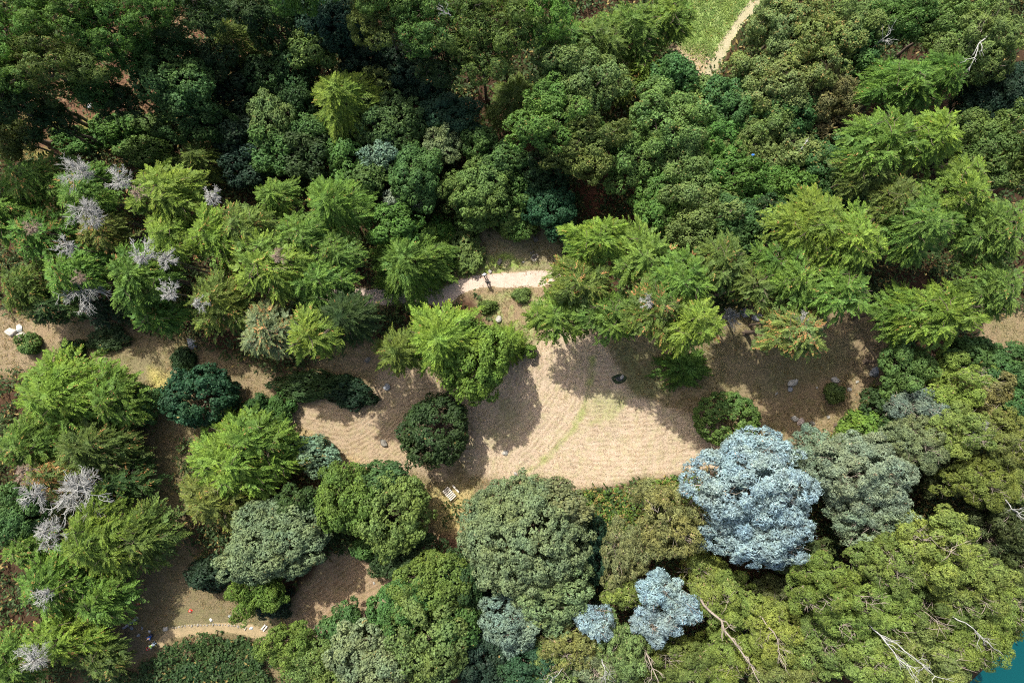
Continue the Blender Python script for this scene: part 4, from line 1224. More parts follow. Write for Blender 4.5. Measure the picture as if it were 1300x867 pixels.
DEADS = [
    (98, 214, 24, 17.3, 'bushy silver snag, northernmost on the western bank'), (148, 229, 20, 17, 'silver star-shaped snag east of the bushy silver one'),
    (106, 264, 24, 16.3, 'silver snag standing below the bushy one'), (120, 280, 16, 15.5, 'thin silver snag with curled twigs beside the violet gap'),
    (266, 250, 15, 18.5, 'beige bare twigs at the north rim of the western bank'), (84, 312, 16, 15, 'silver snag in the middle of the western bank'),
    (178, 326, 20, 18.5, 'silver snag west of the lime conifer with the peach tuft'), (208, 328, 15, 18.5, 'whitish snag paired with the silver one near the peach tuft'),
    (214, 372, 17, 17.5, 'white-grey snag above the shaded clearing'), (250, 386, 12, 16.5, 'small white curly snag on the olive conifer'),
    (98, 366, 30, 11, 'wide violet-grey snag over the dark low conifer'), (320, 435, 14, 12.5, 'grey lichened snag at the drooping south tip'),
    (88, 622, 40, 11.6, 'largest white bare crown in the south-west'), (40, 630, 22, 12, 'pale brushy snag west of the largest white crown'),
    (52, 678, 24, 14, 'white-grey snag beside the long curved sprays'), (54, 756, 15, 15, 'small silver tuft in the south-west conifers'),
    (38, 842, 24, 13.5, 'grey twiggy snag at the bottom edge corner'),
    (928, 400, 17, 9, 'little white bare tree at the north rim of the eastern clearing'), (825, 384, 11, 20, 'white bare tuft on the eastern conifer clump'),
    (1020, 408, 13, 17.5, 'grey bare tuft on the greyish eastern conifer'), (1250, 540, 14, 13.2, 'whitish bare tuft among the olive wattle pads'),
]
for i, (x, y, r, h, lb) in enumerate(DEADS): dead(x, y, r, h, lb, False, i)
for i, (x, y, r, h, lb) in enumerate([(38, 290, 13, 15, 'rusty brown bare twigs on the west edge conifer'), (172, 245, 11, 19.5, 'brown bare twigs between silver star and bright conifer'),
                                      (102, 352, 10, 13, 'orange-brown twigs above the violet-grey snag'), (350, 325, 12, 20.5, 'beige dead tufts on the large lime conifer'),
                                      (25, 600, 15, 12.5, 'rusty bare branches above the pale brushy snag'), (1045, 412, 10, 17, 'rusty bare tuft on the greyish eastern conifer')]):
    dead(x, y, r, h, lb, True, i)

def limb(points, label, mat=M_PALEBARK, r0=0.2, seed=1, twigs=6, name='bare_limb', tl=2.4):
    """a bare pale stem or limb through points (photo x, photo y, height), with side twigs"""
    rng = np.random.default_rng(seed)
    P = [np.array([*px(x, y, z), z - (0.7 if z < 18 else 0)]) for x, y, z in points]
    r0 *= 0.62 if mat is M_DEAD else 0.75
    tl *= 0.85
    S = []
    n = len(P) - 1
    pts = []
    for i in range(n):
        a = r0 * (1 - 0.75 * i / n); b = r0 * (1 - 0.75 * (i + 1) / n)
        s, q = branch_path(P[i], P[i + 1], a, b, rng, 4, 0.03)
        S += s; pts += q
    t = thing(name, label, 'bare limb', tuple(P[0]), 'bare pale limbs in the wood')
    S2 = []
    D = nrm(P[-1] - P[0])
    for k in range(twigs):
        b = pts[int(rng.integers(len(pts) // 3, len(pts)))]
        d = nrm(D + rng.normal(size=3) * 0.55)
        s, q = branch_path(b, b + d * tl * rng.uniform(0.5, 1.1), r0 * 0.4, r0 * 0.12, rng, 4, 0.07)
        S2 += s
        for _ in range(2):
            d3 = nrm(d + rng.normal(size=3) * 0.6)
            S2.append((q[2], q[2] + d3 * tl * 0.35, r0 * 0.2, r0 * 0.08))
    link('stem', segs_mesh('limb', S + S2, mat, 6), t, tuple(-P[0]))
limb([(880, 745, 7), (905, 780, 9.5), (940, 825, 11.5), (968, 872, 13)], 'long forked pale trunk leaning to the bottom edge', r0=0.24, seed=3, twigs=8)
limb([(806, 795, 7), (822, 832, 9.5), (838, 875, 11.5)], 'slim pale trunk leaning to the bottom edge below the blue trio', r0=0.18, seed=4)
limb([(955, 772, 8), (985, 805, 11), (1000, 850, 12.5)], 'thin pale limb running beside the forked trunk', r0=0.13, seed=5, twigs=5)
limb([(1095, 785, 12), (1130, 820, 14), (1160, 858, 15)], 'greyish limb with twigs among bottom edge wattles', r0=0.16, seed=6, mat=M_DEAD, twigs=10)
limb([(1120, 808, 13), (1165, 838, 14.6), (1192, 862, 15)], 'second greyish limb crossing the bottom edge wattles', r0=0.14, seed=16, mat=M_DEAD, twigs=8)
limb([(1205, 780, 13), (1240, 800, 14.4), (1256, 815, 15)], 'grey limb poking out near the lake corner', r0=0.12, seed=7, mat=M_DEAD, twigs=6)
limb([(1115, 680, 11), (1130, 700, 13.5), (1142, 720, 14.6)], 'pale curved limb below the sage eucalyptus', r0=0.14, seed=8, twigs=6)
limb([(870, 650, 9), (882, 636, 12), (884, 618, 14)], 'thick white limb on the west side of the big blue eucalyptus', r0=0.26, seed=9, twigs=3, tl=1.6)
limb([(1110, 60, 11), (1122, 48, 12.5), (1132, 42, 13.5)], 'bare grey branch above the emerald-topped tree', r0=0.13, seed=10, mat=M_DEAD, twigs=7)
limb([(1262, 42, 14.6), (1250, 50, 15.4), (1243, 70, 15.4)], 'white bare branch forking over the pale airy tree', r0=0.16, seed=11, mat=M_DEAD, twigs=5, tl=2)
limb([(1013, 198, 10), (1024, 182, 11), (1029, 176, 11.3)], 'broken white limb on the khaki thin tree', r0=0.2, seed=12, mat=M_DEAD, twigs=2, tl=1)
limb([(1278, 630, 12), (1290, 648, 12.4), (1304, 655, 12.6)], 'grey twigs at the east edge below the vivid wattle', r0=0.12, seed=13, mat=M_DEAD, twigs=7)
limb([(735, 835, 9), (700, 868, 10)], 'pale twiggy limb through the golden gum at the bottom', r0=0.1, seed=14, mat=M_DEAD, twigs=6)
limb([(765, 840, 10.4), (772, 860, 11.2)], 'short pale limb at the bottom edge by the grey gum', r0=0.1, seed=15, mat=M_DEAD, twigs=6)
limb([(572, 20, 18), (560, 12, 19)], 'pale twig on the pine at the middle of the top edge', r0=0.12, seed=17, mat=M_DEAD, twigs=6, tl=1.5)

# ------------------------------------------------------------------ thickets: sprawling masses of stems over an outline
def thicket(name, poly, h, colour, dry, label, cat, seed, dens=9, ln=0.34, wd=0.22, red=0.0):
    rng = np.random.default_rng(seed)
    m = zone(poly, 4, 6)
    cellA = GS * GS
    n = int(m.sum() * cellA * dens)
    P = sample_mask(m ** 2, n, rng)
    # mounded height
    jx = np.clip(((P[:, 0] - GX0) / GS).astype(int), 0, len(gx) - 1); iy = np.clip(((P[:, 1] - GY0) / GS).astype(int), 0, len(gy) - 1)
    e = np.clip(m[iy, jx], 0, 1)
    hh = h * (0.55 + 0.45 * np.clip(n_fin[iy, jx] * 1.4 + n_mid[iy, jx], -1, 1)) * e
    P[:, 2] += hh * rng.uniform(0.55, 1.0, n) + 0.1
    D = nrm(rng.normal(size=(n, 3)) * 0.5 + np.array([0, 0, 1.0]))
    L = Leaves()
    clump_leaves(L, P, D, rng, 9, 0.36, ln, wd, 0.8)
    L.k = [np.clip(k * 0.8 + 0.1, 0, 1) for k in L.k]
    cx = np.mean([p[0] for p in poly]); cy = np.mean([p[1] for p in poly])
    wx, wy = px(cx, cy)
    me = L.mesh(name, M_BROAD)
    t = thing(name, label, cat, (wx, wy, 0))
    o = link('foliage', me, t, (-wx, -wy, 0)); o.color = (*LEAF[colour], dry)
    # canes
    S = []
    for i in range(0, n, max(1, n // 160)):
        p = P[i]
        q = p + np.array([rng.normal() * 0.5, rng.normal() * 0.5, 0.15])
        S.append((np.array([p[0], p[1], 0.0]), q, 0.03, 0.015))
    link('stems', segs_mesh('stems', S, M_BARK, 4), t, (-wx, -wy, 0))
thicket('bramble_thicket', [(120, 862), (170, 850), (215, 815), (262, 802), (310, 806), (340, 822), (352, 880), (110, 885)], 1.6, 'dark', .08, 'dark green bramble patch with red leaf specks below the garden path', 'thicket', 61, dens=10)
thicket('bracken_thicket', [(722, 622), (760, 622), (800, 616), (840, 606), (880, 600), (892, 625), (880, 660), (850, 690), (800, 680), (765, 668), (740, 648)], 1.5, 'bright', .36, 'green and rust bracken strip along the south rim of the hay field', 'thicket', 62, dens=10)
thicket('bracken_thicket', [(862, 600), (900, 590), (905, 700), (880, 760), (860, 700), (885, 660)], 1.0, 'brown', .8, 'rust brown bracken between golden gum and blue eucalyptus', 'thicket', 63, dens=8)
thicket('bramble_thicket', [(1055, 545), (1085, 520), (1105, 480), (1130, 500), (1115, 560), (1050, 570), (1020, 560)], 1.2, 'moss', .25, 'scrubby brambles on the south-east rim of the brown clearing', 'thicket', 64, dens=8)
thicket('nettle_thicket', [(570, 300), (610, 300), (605, 350), (560, 358), (545, 340)], 0.8, 'lime2', .08, 'bright weedy growth on the bank north-west of the walkers', 'thicket', 65, dens=8, ln=0.26, wd=0.14)
thicket('fern_thicket', [(1180, 600), (1235, 640), (1230, 690), (1180, 660), (1160, 630)], 1.0, 'brown', .5, 'rusty ferny hollow west of the vivid yellow-green wattle', 'thicket', 66, dens=7)

# ------------------------------------------------------------------ boulders and stones
def rock_mesh(seed, facets=0.28):
    rng = np.random.default_rng(seed)
    bm = bmesh.new()
    bmesh.ops.create_icosphere(bm, subdivisions=3, radius=1)
    planes = [(nrm(rng.normal(size=3)), rng.uniform(0.45, 0.85)) for _ in range(13)]
    for v in bm.verts:
        p = np.array(v.co)
        for nn_, d in planes:
            t = p @ nn_ - d
            if t > 0: p = p - nn_ * t * 0.9
        p += rng.normal(size=3) * 0.012
        v.co = p * np.array([1, 0.8, 0.62])
    me = bpy.data.meshes.new('boulder')
    bm.to_mesh(me); bm.free()
    me.materials.append(M_ROCK)
    return me
def rock_material():
    m, nt, out = new_mat('grey_stone')
    tc = N(nt, 'ShaderNodeTexCoord'); n1 = noise(nt, 2.5, 5, tc.outputs['Object'], 0.7); n2 = noise(nt, 9.0, 3, tc.outputs['Object'])
    oi = N(nt, 'ShaderNodeObjectInfo')
    c = mixc(nt, ramp(nt, n1, 0.35, 0.65), oi.outputs['Color'], mixc(nt, 1.0, oi.outputs['Color'], (0.5, 0.52, 0.5), 'MULTIPLY'))
    c = mixc(nt, ramp(nt, n2, 0.58, 0.68), c, mixc(nt, 1.0, oi.outputs['Color'], (0.75, 0.8, 0.55), 'MULTIPLY'))
    p = N(nt, 'ShaderNodeBsdfPrincipled'); p.inputs['Roughness'].default_value = 0.85
    nt.links.new(c, p.inputs['Base Color'])
    b = N(nt, 'ShaderNodeBump'); b.inputs['Strength'].default_value = 0.6; b.inputs['Distance'].default_value = 0.05
    nt.links.new(n1, b.inputs['Height']); nt.links.new(b.outputs[0], p.inputs['Normal'])
    nt.links.new(p.outputs[0], out.inputs['Surface'])
    return m
M_ROCK = rock_material()
RM = [rock_mesh(900 + i) for i in range(5)]
def rock(x, y, r, label, c=(0.42, 0.42, 0.42), name='boulder', cat='boulder', group='pale boulders scattered on the clearings', z=None, i=[0]):
    i[0] += 1
    wx, wy = px(x, y)
    R = r * M_PER_PX
    o = link(name, RM[i[0] % 5], None, (wx, wy, ground_z(wx, wy) + R * 0.25))
    o.scale = (R * 1.15, R * (0.85 + 0.3 * ((i[0] * 37) % 10) / 10), R); o.rotation_euler = (0, 0, i[0] * 1.3); o.color = (*c, 1)
    tag(o, label, cat, group)
G1 = (0.34, 0.355, 0.38); W1 = (0.46, 0.44, 0.40); B1 = (0.24, 0.22, 0.19)
for a in [
    (491, 491, 5.5, 'smooth blue-grey boulder on the north tip of the west hay patch', G1), (488, 562, 6, 'brown mossy boulder on the west hay patch', B1),
    (466, 457, 5, 'dull boulder by the small olive conifer', B1), (243, 436, 8, 'large grey boulder under the olive conifer in the west', G1),
    (235, 450, 5, 'small grey boulder above the round teal tree', G1), (633, 405, 5.5, 'brown-shadowed boulder in the stony glade below the walkers', W1),
    (639, 423, 4, 'white rock beside the glossy mid-green tree', W1), (641, 575, 4.5, 'whitish rock on the west side of the hay field', W1),
    (654, 601, 3, 'tiny pale rock at the south-west rim of the hay field', W1), (1006, 487, 8, 'white-topped boulder furthest west on the brown eastern clearing', W1),
    (1003, 494, 4, 'small pale stone tucked under the white-topped boulder', G1), (1060, 482, 6, 'pointed white boulder above the small round bush', W1),
    (1109, 473, 8, 'grey boulder by the light green round tree at the clearing end', G1), (1077, 494, 3.5, 'pair-sized pale stone east of the small round bush', W1),
    (1088, 485, 2.5, 'small pale stone below the grey end boulder', W1), (1037, 492, 2, 'pebble-sized pale stone between the two white boulders', W1),
    (1009, 531, 5, 'white rock above the blue upper tuft', W1), (1016, 536, 6, 'larger pinkish white rock in the bushy corner above the blue tuft', (0.66, 0.54, 0.48)),
    (1030, 537, 4, 'mossy rock east of the pinkish white one', B1), (986, 500, 2.5, 'small stone on the sunlit rim of the brown clearing', W1),
    (1051, 529, 2.5, 'small stone on the south rim of the brown clearing', W1), (16, 421, 8, 'white sunlit rock, western of the cluster at the west edge', (0.55, 0.50, 0.44)),
    (25, 418, 6, 'bluish white rock in the cluster at the west edge', (0.66, 0.70, 0.70)), (28, 426, 6, 'slanted white rock nearest the little bush at the west edge', (0.55, 0.50, 0.44)),
    (790, 479, 3.5, 'white stone in the small dark hollow of the hay field', W1), (945, 397, 8, 'grey boulder beside the little white bare tree', (0.30, 0.30, 0.31)),
    (960, 402, 7, 'second grey boulder, east of the white bare tree', (0.30, 0.30, 0.31)), (680, 304, 4.5, 'dull stone at the back of the brown glade', B1),
    (664, 333, 2, 'white pebble in the brown glade', W1), (635, 333, 5, 'mossy rock at the west rim of the brown glade', B1),
    (622, 345, 3, 'pale stone at the feet of the upper walker', W1), (592, 480, 0.1, 'skip', W1),
    (802, 424, 4, 'pale stone under the dead-tipped conifer', W1), (268, 787, 2.8, 'black and white stone above the kerb of the garden path', (0.7, 0.7, 0.7)),
    (319, 797, 2.6, 'bluish white stone on the garden path', (0.7, 0.75, 0.78)), (312, 797, 2.8, 'buff stone beside the bluish white one on the garden path', (0.5, 0.42, 0.3)),
    (292, 782, 3, 'grey stone beneath the bright green feathery tree', G1), (211, 797, 4, 'pale end stone of the garden path kerb', W1),
    (167, 797, 3, 'grey stone below the grey log', G1), (176, 806, 3, 'grey stone west of the crouching crew', G1), (181, 797, 2.5, 'small grey stone near the end of the grey log', G1),
    (190, 801, 2.5, 'light stone above the blue-jacketed worker', (0.6, 0.62, 0.62)), (114, 135, 4.5, 'bluish white rock on the pine litter in the north-west', (0.55, 0.58, 0.62)),
    (1118, 417, 4, 'white rock at the rim beside the green conifer in the east', (0.7, 0.66, 0.58)), (608, 654, 3, 'small white post-like stone south-east of the slatted bench', W1),
    (475, 740, 2, 'small pale stone on the southern brown patch', W1), (583, 597, 0.1, 'skip', W1),
]:
    if a[3] != 'skip': rock(*a)
# kerb stones along the garden path
kx = np.linspace(220, 318, 26)
for i, x in enumerate(kx):
    y = 799 - 4.5 * math.sin((x - 215) / 110 * math.pi) + random.uniform(-0.6, 0.6)
    rock(x, y - 2, random.uniform(1.3, 2.2), 'rough stone of the low kerb row lining the garden path', (0.34, 0.31, 0.26), 'kerb_stone', 'stone', 'kerb stones lining the garden path')
# ring of stones: fire pit
def ring():
    wx, wy = px(679, 327)
    t = thing('fire_pit', 'oval pale stone fire ring in the brown glade', 'fire pit', (wx, wy, ground_z(wx, wy)), None, 0.7)
    for k in range(11):
        a = k / 11 * 6.283
        o = link('ring_stone', RM[k % 5], t, (math.cos(a) * 0.48, math.sin(a) * 0.33, 0.06)); o.scale = (0.17, 0.13, 0.13)
        o.rotation_euler = (0, 0, a + 1.57); o.color = (0.55, 0.5, 0.44, 1)
    o = link('ash_bed', mesh_from('ash', np.array([(math.cos(a) * 0.42, math.sin(a) * 0.27, 0.03 + 0.0) for a in np.linspace(0, 6.283, 13)[:-1]]), np.array([range(12)]), plain('ash', (0.12, 0.10, 0.09), 0.95)), t)
    for (dx, dy, r) in ((-0.55, 0.55, 0.22), (-0.15, 0.72, 0.25)):
        wx2, wy2 = wx + dx, wy + dy
        rock((wx2 / M_PER_PX) + 650, 433.5 - wy2 / M_PER_PX, r * 10, 'dull stone lying just above the fire ring' + (' to its west' if dx < -0.3 else ''), B1)
ring()
# small dark sunken hollow with wet moss in the hay field
def hollow():
    wx, wy = px(786, 481)
    t = thing('drain_hollow', 'small dark mossy hollow with a white stone in the hay field', 'hollow', (wx, wy, ground_z(wx, wy)))
    a = np.linspace(0, 2 * math.pi, 25)[:-1]
    V, F = [], []
    for r, z in ((1.0, 0.02), (0.86, 0.14), (0.66, 0.10), (0.5, 0.03)):
        for q in a: V.append((math.cos(q) * 0.95 * r * (1 + 0.08 * math.sin(3 * q)), math.sin(q) * 0.62 * r * (1 + 0.1 * math.sin(2 * q)), z))
    for k in range(3):
        for i in range(24): F.append((k * 24 + i, k * 24 + (i + 1) % 24, (k + 1) * 24 + (i + 1) % 24, (k + 1) * 24 + i))
    link('rim', mesh_from('rim', np.array(V), np.array(F), plain('moss', (0.035, 0.06, 0.02), 0.95, (0.02, 0.03, 0.015)), True), t)
    link('wet_bed', mesh_from('wet_bed', np.array(V[72:96]), np.array([range(24)]), plain('wet_mud', (0.01, 0.018, 0.012), 0.3)), t)
hollow()

# ------------------------------------------------------------------ made things
def box(bm, c, s, rz=0.0, bev=0.0):
    m = Matrix.Translation(c) @ Matrix.Rotation(rz, 4, 'Z') @ Matrix.Diagonal((*s, 1))
    r = bmesh.ops.create_cube(bm, size=1, matrix=m)
    if bev:
        es = {e for v in r['verts'] for e in v.link_edges}
        bmesh.ops.bevel(bm, geom=list(es), offset=bev, segments=1, affect='EDGES')
def bm_obj(name, bm, mat, parent=None, smooth=False):
    me = bpy.data.meshes.new(name); bm.to_mesh(me); bm.free(); me.materials.append(mat)
    if smooth:
        for p in me.polygons: p.use_smooth = True
    return link(name, me, parent)
M_WOODW = plain('weathered_white_timber', (0.72, 0.66, 0.56), 0.7, (0.5, 0.44, 0.36), 8)
M_WOODG = plain('grey_timber', (0.30, 0.30, 0.33), 0.8, (0.2, 0.2, 0.22), 5)

def slatted_table():
    wx, wy = px(571, 625)
    t = thing('picnic_table', 'whitened slatted picnic table with benches south of the round very dark tree', 'picnic table', (wx, wy, ground_z(wx, wy)), None, math.radians(-48))
    # slats run across, table long along local x
    for k in range(7):
        bm = bmesh.new(); box(bm, (-0.72 + k * 0.24, 0, 0.62), (0.14, 0.98, 0.045), 0, 0.008)
        bm_obj('slat', bm, M_WOODW, t)
    bm = bmesh.new()
    for sy in (-0.36, 0.36): box(bm, (0, sy, 0.555), (1.62, 0.07, 0.08))
    bm_obj('frame', bm, M_WOODG, t)
    for sx in (-0.62, 0.62):
        for sy in (-0.36, 0.36):
            bm = bmesh.new(); box(bm, (sx, sy * 0.92, 0.255), (0.08, 0.07, 0.51)); bm_obj('leg', bm, M_WOODG, t)
    wx2, wy2 = px(578, 621)
    b = thing('bench', 'narrow broken white bench on the north-east side of the slatted picnic table', 'bench', (wx2 + 0.15, wy2 + 0.1, ground_z(wx2, wy2)), None, math.radians(-48))
    for x0, l in ((-0.42, 0.5), (0.2, 0.62)):
        bm = bmesh.new(); box(bm, (x0, 0, 0.42), (l, 0.2, 0.045), 0, 0.008); bm_obj('seat_board', bm, M_WOODW, b)
    for x0 in (-0.55, 0.4):
        bm = bmesh.new(); box(bm, (x0, 0, 0.198), (0.08, 0.16, 0.396)); bm_obj('leg', bm, M_WOODG, b)
slatted_table()

def small_bench():
    wx, wy = px(336, 796)
    t = thing('slatted_step', 'two pale timber slats of a little step at the east end of the garden path', 'timber step', (wx, wy, ground_z(wx, wy)), None, math.radians(52))
    for dy in (-0.16, 0.16):
        bm = bmesh.new(); box(bm, (0, dy, 0.16), (0.85, 0.17, 0.05), 0, 0.01); bm_obj('slat', bm, M_WOODW, t)
    for dx in (-0.3, 0.3):
        bm = bmesh.new(); box(bm, (dx, 0, 0.066), (0.09, 0.5, 0.132)); bm_obj('bearer', bm, M_WOODG, t)
small_bench()

def log():
    wx, wy = px(166, 790)
    t = thing('log', 'grey fallen log lying at the dark wood edge beside the crew', 'log', (wx, wy, ground_z(wx, wy)), None, math.radians(36))
    rng = np.random.default_rng(5)
    S, _ = branch_path((-1.15, 0, 0.16), (1.15, 0, 0.17), 0.15, 0.19, rng, 5, 0.012)
    link('trunk', segs_mesh('log_wood', S, M_WOODG, 10), t)
    link('cut_end', segs_mesh('cut_end', [((1.15, 0, 0.17), (1.17, 0, 0.17), 0.185, 0.001)], M_WOODW, 10), t)
    link('branch_stub', segs_mesh('stub', [((0.9, 0, 0.2), (1.15, 0.35, 0.3), 0.07, 0.05), ((-0.3, 0, 0.2), (-0.4, -0.3, 0.32), 0.06, 0.04)], M_WOODG, 7), t)
log()

M_CONE = plain('orange_red_plastic', (0.75, 0.06, 0.03), 0.45, (0.65, 0.05, 0.03)); M_CONEW = plain('white_band', (0.8, 0.78, 0.75), 0.5)
def ring_mesh(name, prof, mat, seg=20, cap=True):
    V, F = [], []
    for r, z in prof:
        for k in range(seg):
            a = k / seg * 2 * math.pi; V.append((r * math.cos(a), r * math.sin(a), z))
    for i in range(len(prof) - 1):
        for k in range(seg):
            F.append((i * seg + k, i * seg + (k + 1) % seg, (i + 1) * seg + (k + 1) % seg, (i + 1) * seg + k))
    return mesh_from(name, np.array(V), np.array(F), mat, True)
cone_src = None
for i, (x, y, lb) in enumerate([(176, 765, 'red marker cone by the dark wood edge above the grey log'), (242, 775, 'red marker cone alone on the grass above the garden path'), (188, 823, 'red marker cone next to the kneeling worker in hi-vis')]):
    wx, wy = px(x, y)
    if cone_src is None:
        t = thing('traffic_cone', lb, 'traffic cone', (wx, wy, ground_z(wx, wy)), 'red marker cones around the working crew')
        bm = bmesh.new(); box(bm, (0, 0, 0.02), (0.42, 0.42, 0.04), 0, 0.012)
        base = bm_obj('base', bm, M_CONE, t)
        parts = [base, link('cone_body', ring_mesh('cone_body', [(0.17, 0.04), (0.115, 0.22), (0.075, 0.34), (0.035, 0.46), (0.02, 0.47), (0.001, 0.47)], M_CONE), t),
                 link('reflective_band', ring_mesh('band', [(0.122, 0.215), (0.084, 0.33)], M_CONEW), t)]
        cone_src = (t, parts)
    else:
        t = cone_src[0].copy(); COL.objects.link(t); t.location = (wx, wy, ground_z(wx, wy)); t['label'] = lb; t.rotation_euler = (0, 0, i)
        for p in cone_src[1]:
            q = p.copy(); COL.objects.link(q); q.parent = t

# a scrap of blue plastic caught in the north-east wood
def blue_bag():
    wx, wy = px(948, 203, 10.5)
    bm = bmesh.new(); bmesh.ops.create_icosphere(bm, subdivisions=3, radius=0.13)
    rr = random.Random(4)
    for v in bm.verts:
        k = rr.uniform(0.75, 1.2); v.co = Vector((v.co.x * k * 1.3, v.co.y * k * 0.8, v.co.z * k * 0.6))
    o = bm_obj('plastic_bag', bm, plain('blue_plastic', (0.02, 0.16, 0.6), 0.35), None)
    o.location = (wx, wy, 12.6)
    tag(o, 'scrap of bright blue plastic caught in a treetop of the mixed wood', 'plastic bag')
blue_bag()

# ------------------------------------------------------------------ people
def skin_mesh(name, joints, bones, mat, parent, sub=1, root=0):
    """joints: name -> (x, y, z, r) ; bones: pairs; grown with Skin + Subdivision"""
    keys = list(joints); me = bpy.data.meshes.new(name)
    me.from_pydata([joints[k][:3] for k in keys], [(keys.index(a), keys.index(b)) for a, b in bones], [])
    me.materials.append(mat)
    o = link(name, me, parent)
    md = o.modifiers.new('skin', 'SKIN'); md.use_smooth_shade = True
    for i, k in enumerate(keys):
        me.skin_vertices[0].data[i].radius = (joints[k][3],) * 2
        me.skin_vertices[0].data[i].use_root = (i == root)
    s = o.modifiers.new('sub', 'SUBSURF'); s.levels = sub; s.render_levels = sub
    return o

def person(x, y, rz, pose, label, shirt, trousers, hair, skin=(0.45, 0.27, 0.19), hat=None, vest=None):
    wx, wy = px(x, y)
    t = thing('person', label, 'person', (wx, wy, ground_z(wx, wy)), None, rz)
    J = dict(pelvis=(0, 0, .95, .125), spine=(0, 0.01, 1.15, .115), chest=(0, 0, 1.34, .13), neck=(0, 0.01, 1.50, .055), head0=(0, 0.02, 1.58, .075), head1=(0, 0.02, 1.68, .088),
             hipL=(.09, 0, .90, .09), kneeL=(.10, .02, .50, .06), ankL=(.10, -.02, .09, .042), toeL=(.11, .16, .04, .035),
             hipR=(-.09, 0, .90, .09), kneeR=(-.10, .02, .50, .06), ankR=(-.10, -.02, .09, .042), toeR=(-.11, .16, .04, .035),
             shL=(.19, 0, 1.42, .06), elL=(.25, -.02, 1.15, .042), wrL=(.26, .08, .92, .03), paL=(.26, .12, .84, .034),
             shR=(-.19, 0, 1.42, .06), elR=(-.25, -.02, 1.15, .042), wrR=(-.26, .08, .92, .03), paR=(-.26, .12, .84, .034))
    if pose == 'walk':
        J.update(kneeL=(.10, .22, .52, .06), ankL=(.10, .30, .10, .042), toeL=(.11, .46, .05, .035), kneeR=(-.10, -.05, .50, .06), ankR=(-.10, -.36, .16, .042), toeR=(-.11, -.24, .04, .035),
                 elL=(.25, -.14, 1.18, .042), wrL=(.27, -.14, .95, .03), paL=(.27, -.11, .87, .034), elR=(-.25, .08, 1.17, .042), wrR=(-.25, .26, 1.02, .03), paR=(-.25, .33, .97, .034))
    if pose == 'bend':      # bent forward at the hip, hands reaching to the ground
        J.update(pelvis=(0, -.12, .82, .125), spine=(0, .12, .92, .115), chest=(0, .34, .93, .13), neck=(0, .50, .90, .055), head0=(0, .57, .87, .075), head1=(0, .66, .82, .088),
                 hipL=(.09, -.12, .77, .09), kneeL=(.13, .10, .44, .06), ankL=(.12, -.12, .09, .042), toeL=(.13, .06, .04, .035),
                 hipR=(-.09, -.12, .77, .09), kneeR=(-.13, .10, .44, .06), ankR=(-.12, -.12, .09, .042), toeR=(-.13, .06, .04, .035),
                 shL=(.19, .40, .90, .06), elL=(.22, .46, .62, .042), wrL=(.16, .56, .38, .03), paL=(.14, .60, .30, .034),
                 shR=(-.19, .40, .90, .06), elR=(-.22, .46, .62, .042), wrR=(-.16, .56, .38, .03), paR=(-.14, .60, .30, .034))
    if pose == 'crouch':
        J.update(pelvis=(0, -.18, .38, .125), spine=(0, -.06, .56, .115), chest=(0, .10, .70, .13), neck=(0, .20, .82, .055), head0=(0, .25, .88, .075), head1=(0, .31, .95, .088),
                 hipL=(.10, -.18, .36, .09), kneeL=(.16, .18, .50, .06), ankL=(.14, .0, .09, .042), toeL=(.15, .17, .04, .035),
                 hipR=(-.10, -.18, .36, .09), kneeR=(-.16, .18, .50, .06), ankR=(-.14, .0, .09, .042), toeR=(-.15, .17, .04, .035),
                 shL=(.19, .12, .76, .06), elL=(.23, .30, .55, .042), wrL=(.15, .46, .40, .03), paL=(.13, .52, .34, .034),
                 shR=(-.19, .12, .76, .06), elR=(-.23, .30, .55, .042), wrR=(-.15, .46, .40, .03), paR=(-.13, .52, .34, .034))
    B = [('pelvis', 'spine'), ('spine', 'chest'), ('chest', 'neck'), ('neck', 'head0'), ('head0', 'head1')]
    for s in 'LR':
        B += [('pelvis', 'hip' + s), ('hip' + s, 'knee' + s), ('knee' + s, 'ank' + s), ('ank' + s, 'toe' + s), ('chest', 'sh' + s), ('sh' + s, 'el' + s), ('el' + s, 'wr' + s), ('wr' + s, 'pa' + s)]
        w = Vector(J['wr' + s][:3]); p = Vector(J['pa' + s][:3]); d = (p - w).normalized()
        side = d.cross(Vector((1, 0, 0))).normalized()
        palmn = Vector((1 if s == 'R' else -1, 0, 0))
        for k, (off, l) in enumerate(((-.030, .055), (-.010, .072), (.010, .068), (.030, .052))):
            a = p + side * off + d * .035; b = a + d * l * .6 + palmn * .006; c = b + d * l * .45 + palmn * .022
            J[f'f{k}a{s}'] = (*a, .0095); J[f'f{k}b{s}'] = (*b, .009); J[f'f{k}c{s}'] = (*c, .008)
            B += [('pa' + s, f'f{k}a{s}'), (f'f{k}a{s}', f'f{k}b{s}'), (f'f{k}b{s}', f'f{k}c{s}')]
        a = w * .5 + p * .5 + side * -.035; b = a + d * .035 + side * -.03; c = b + d * .035
        J['tha' + s] = (*a, .011); J['thb' + s] = (*b, .010); J['thc' + s] = (*c, .009)
        B += [('pa' + s, 'tha' + s), ('tha' + s, 'thb' + s), ('thb' + s, 'thc' + s)]
    body = skin_mesh('body', J, B, plain('skin_tone', skin, 0.6), t)
    def grow(keys, g): return {k: (*J[k][:3], J[k][3] + g) for k in keys}
    up = ['pelvis', 'spine', 'chest', 'shL', 'elL', 'shR', 'elR']
    jk = grow(up, .022)
    for s in 'LR':
        w = Vector(J['wr' + s][:3]).lerp(Vector(J['el' + s][:3]), .12); jk['cu' + s] = (*w, .045)
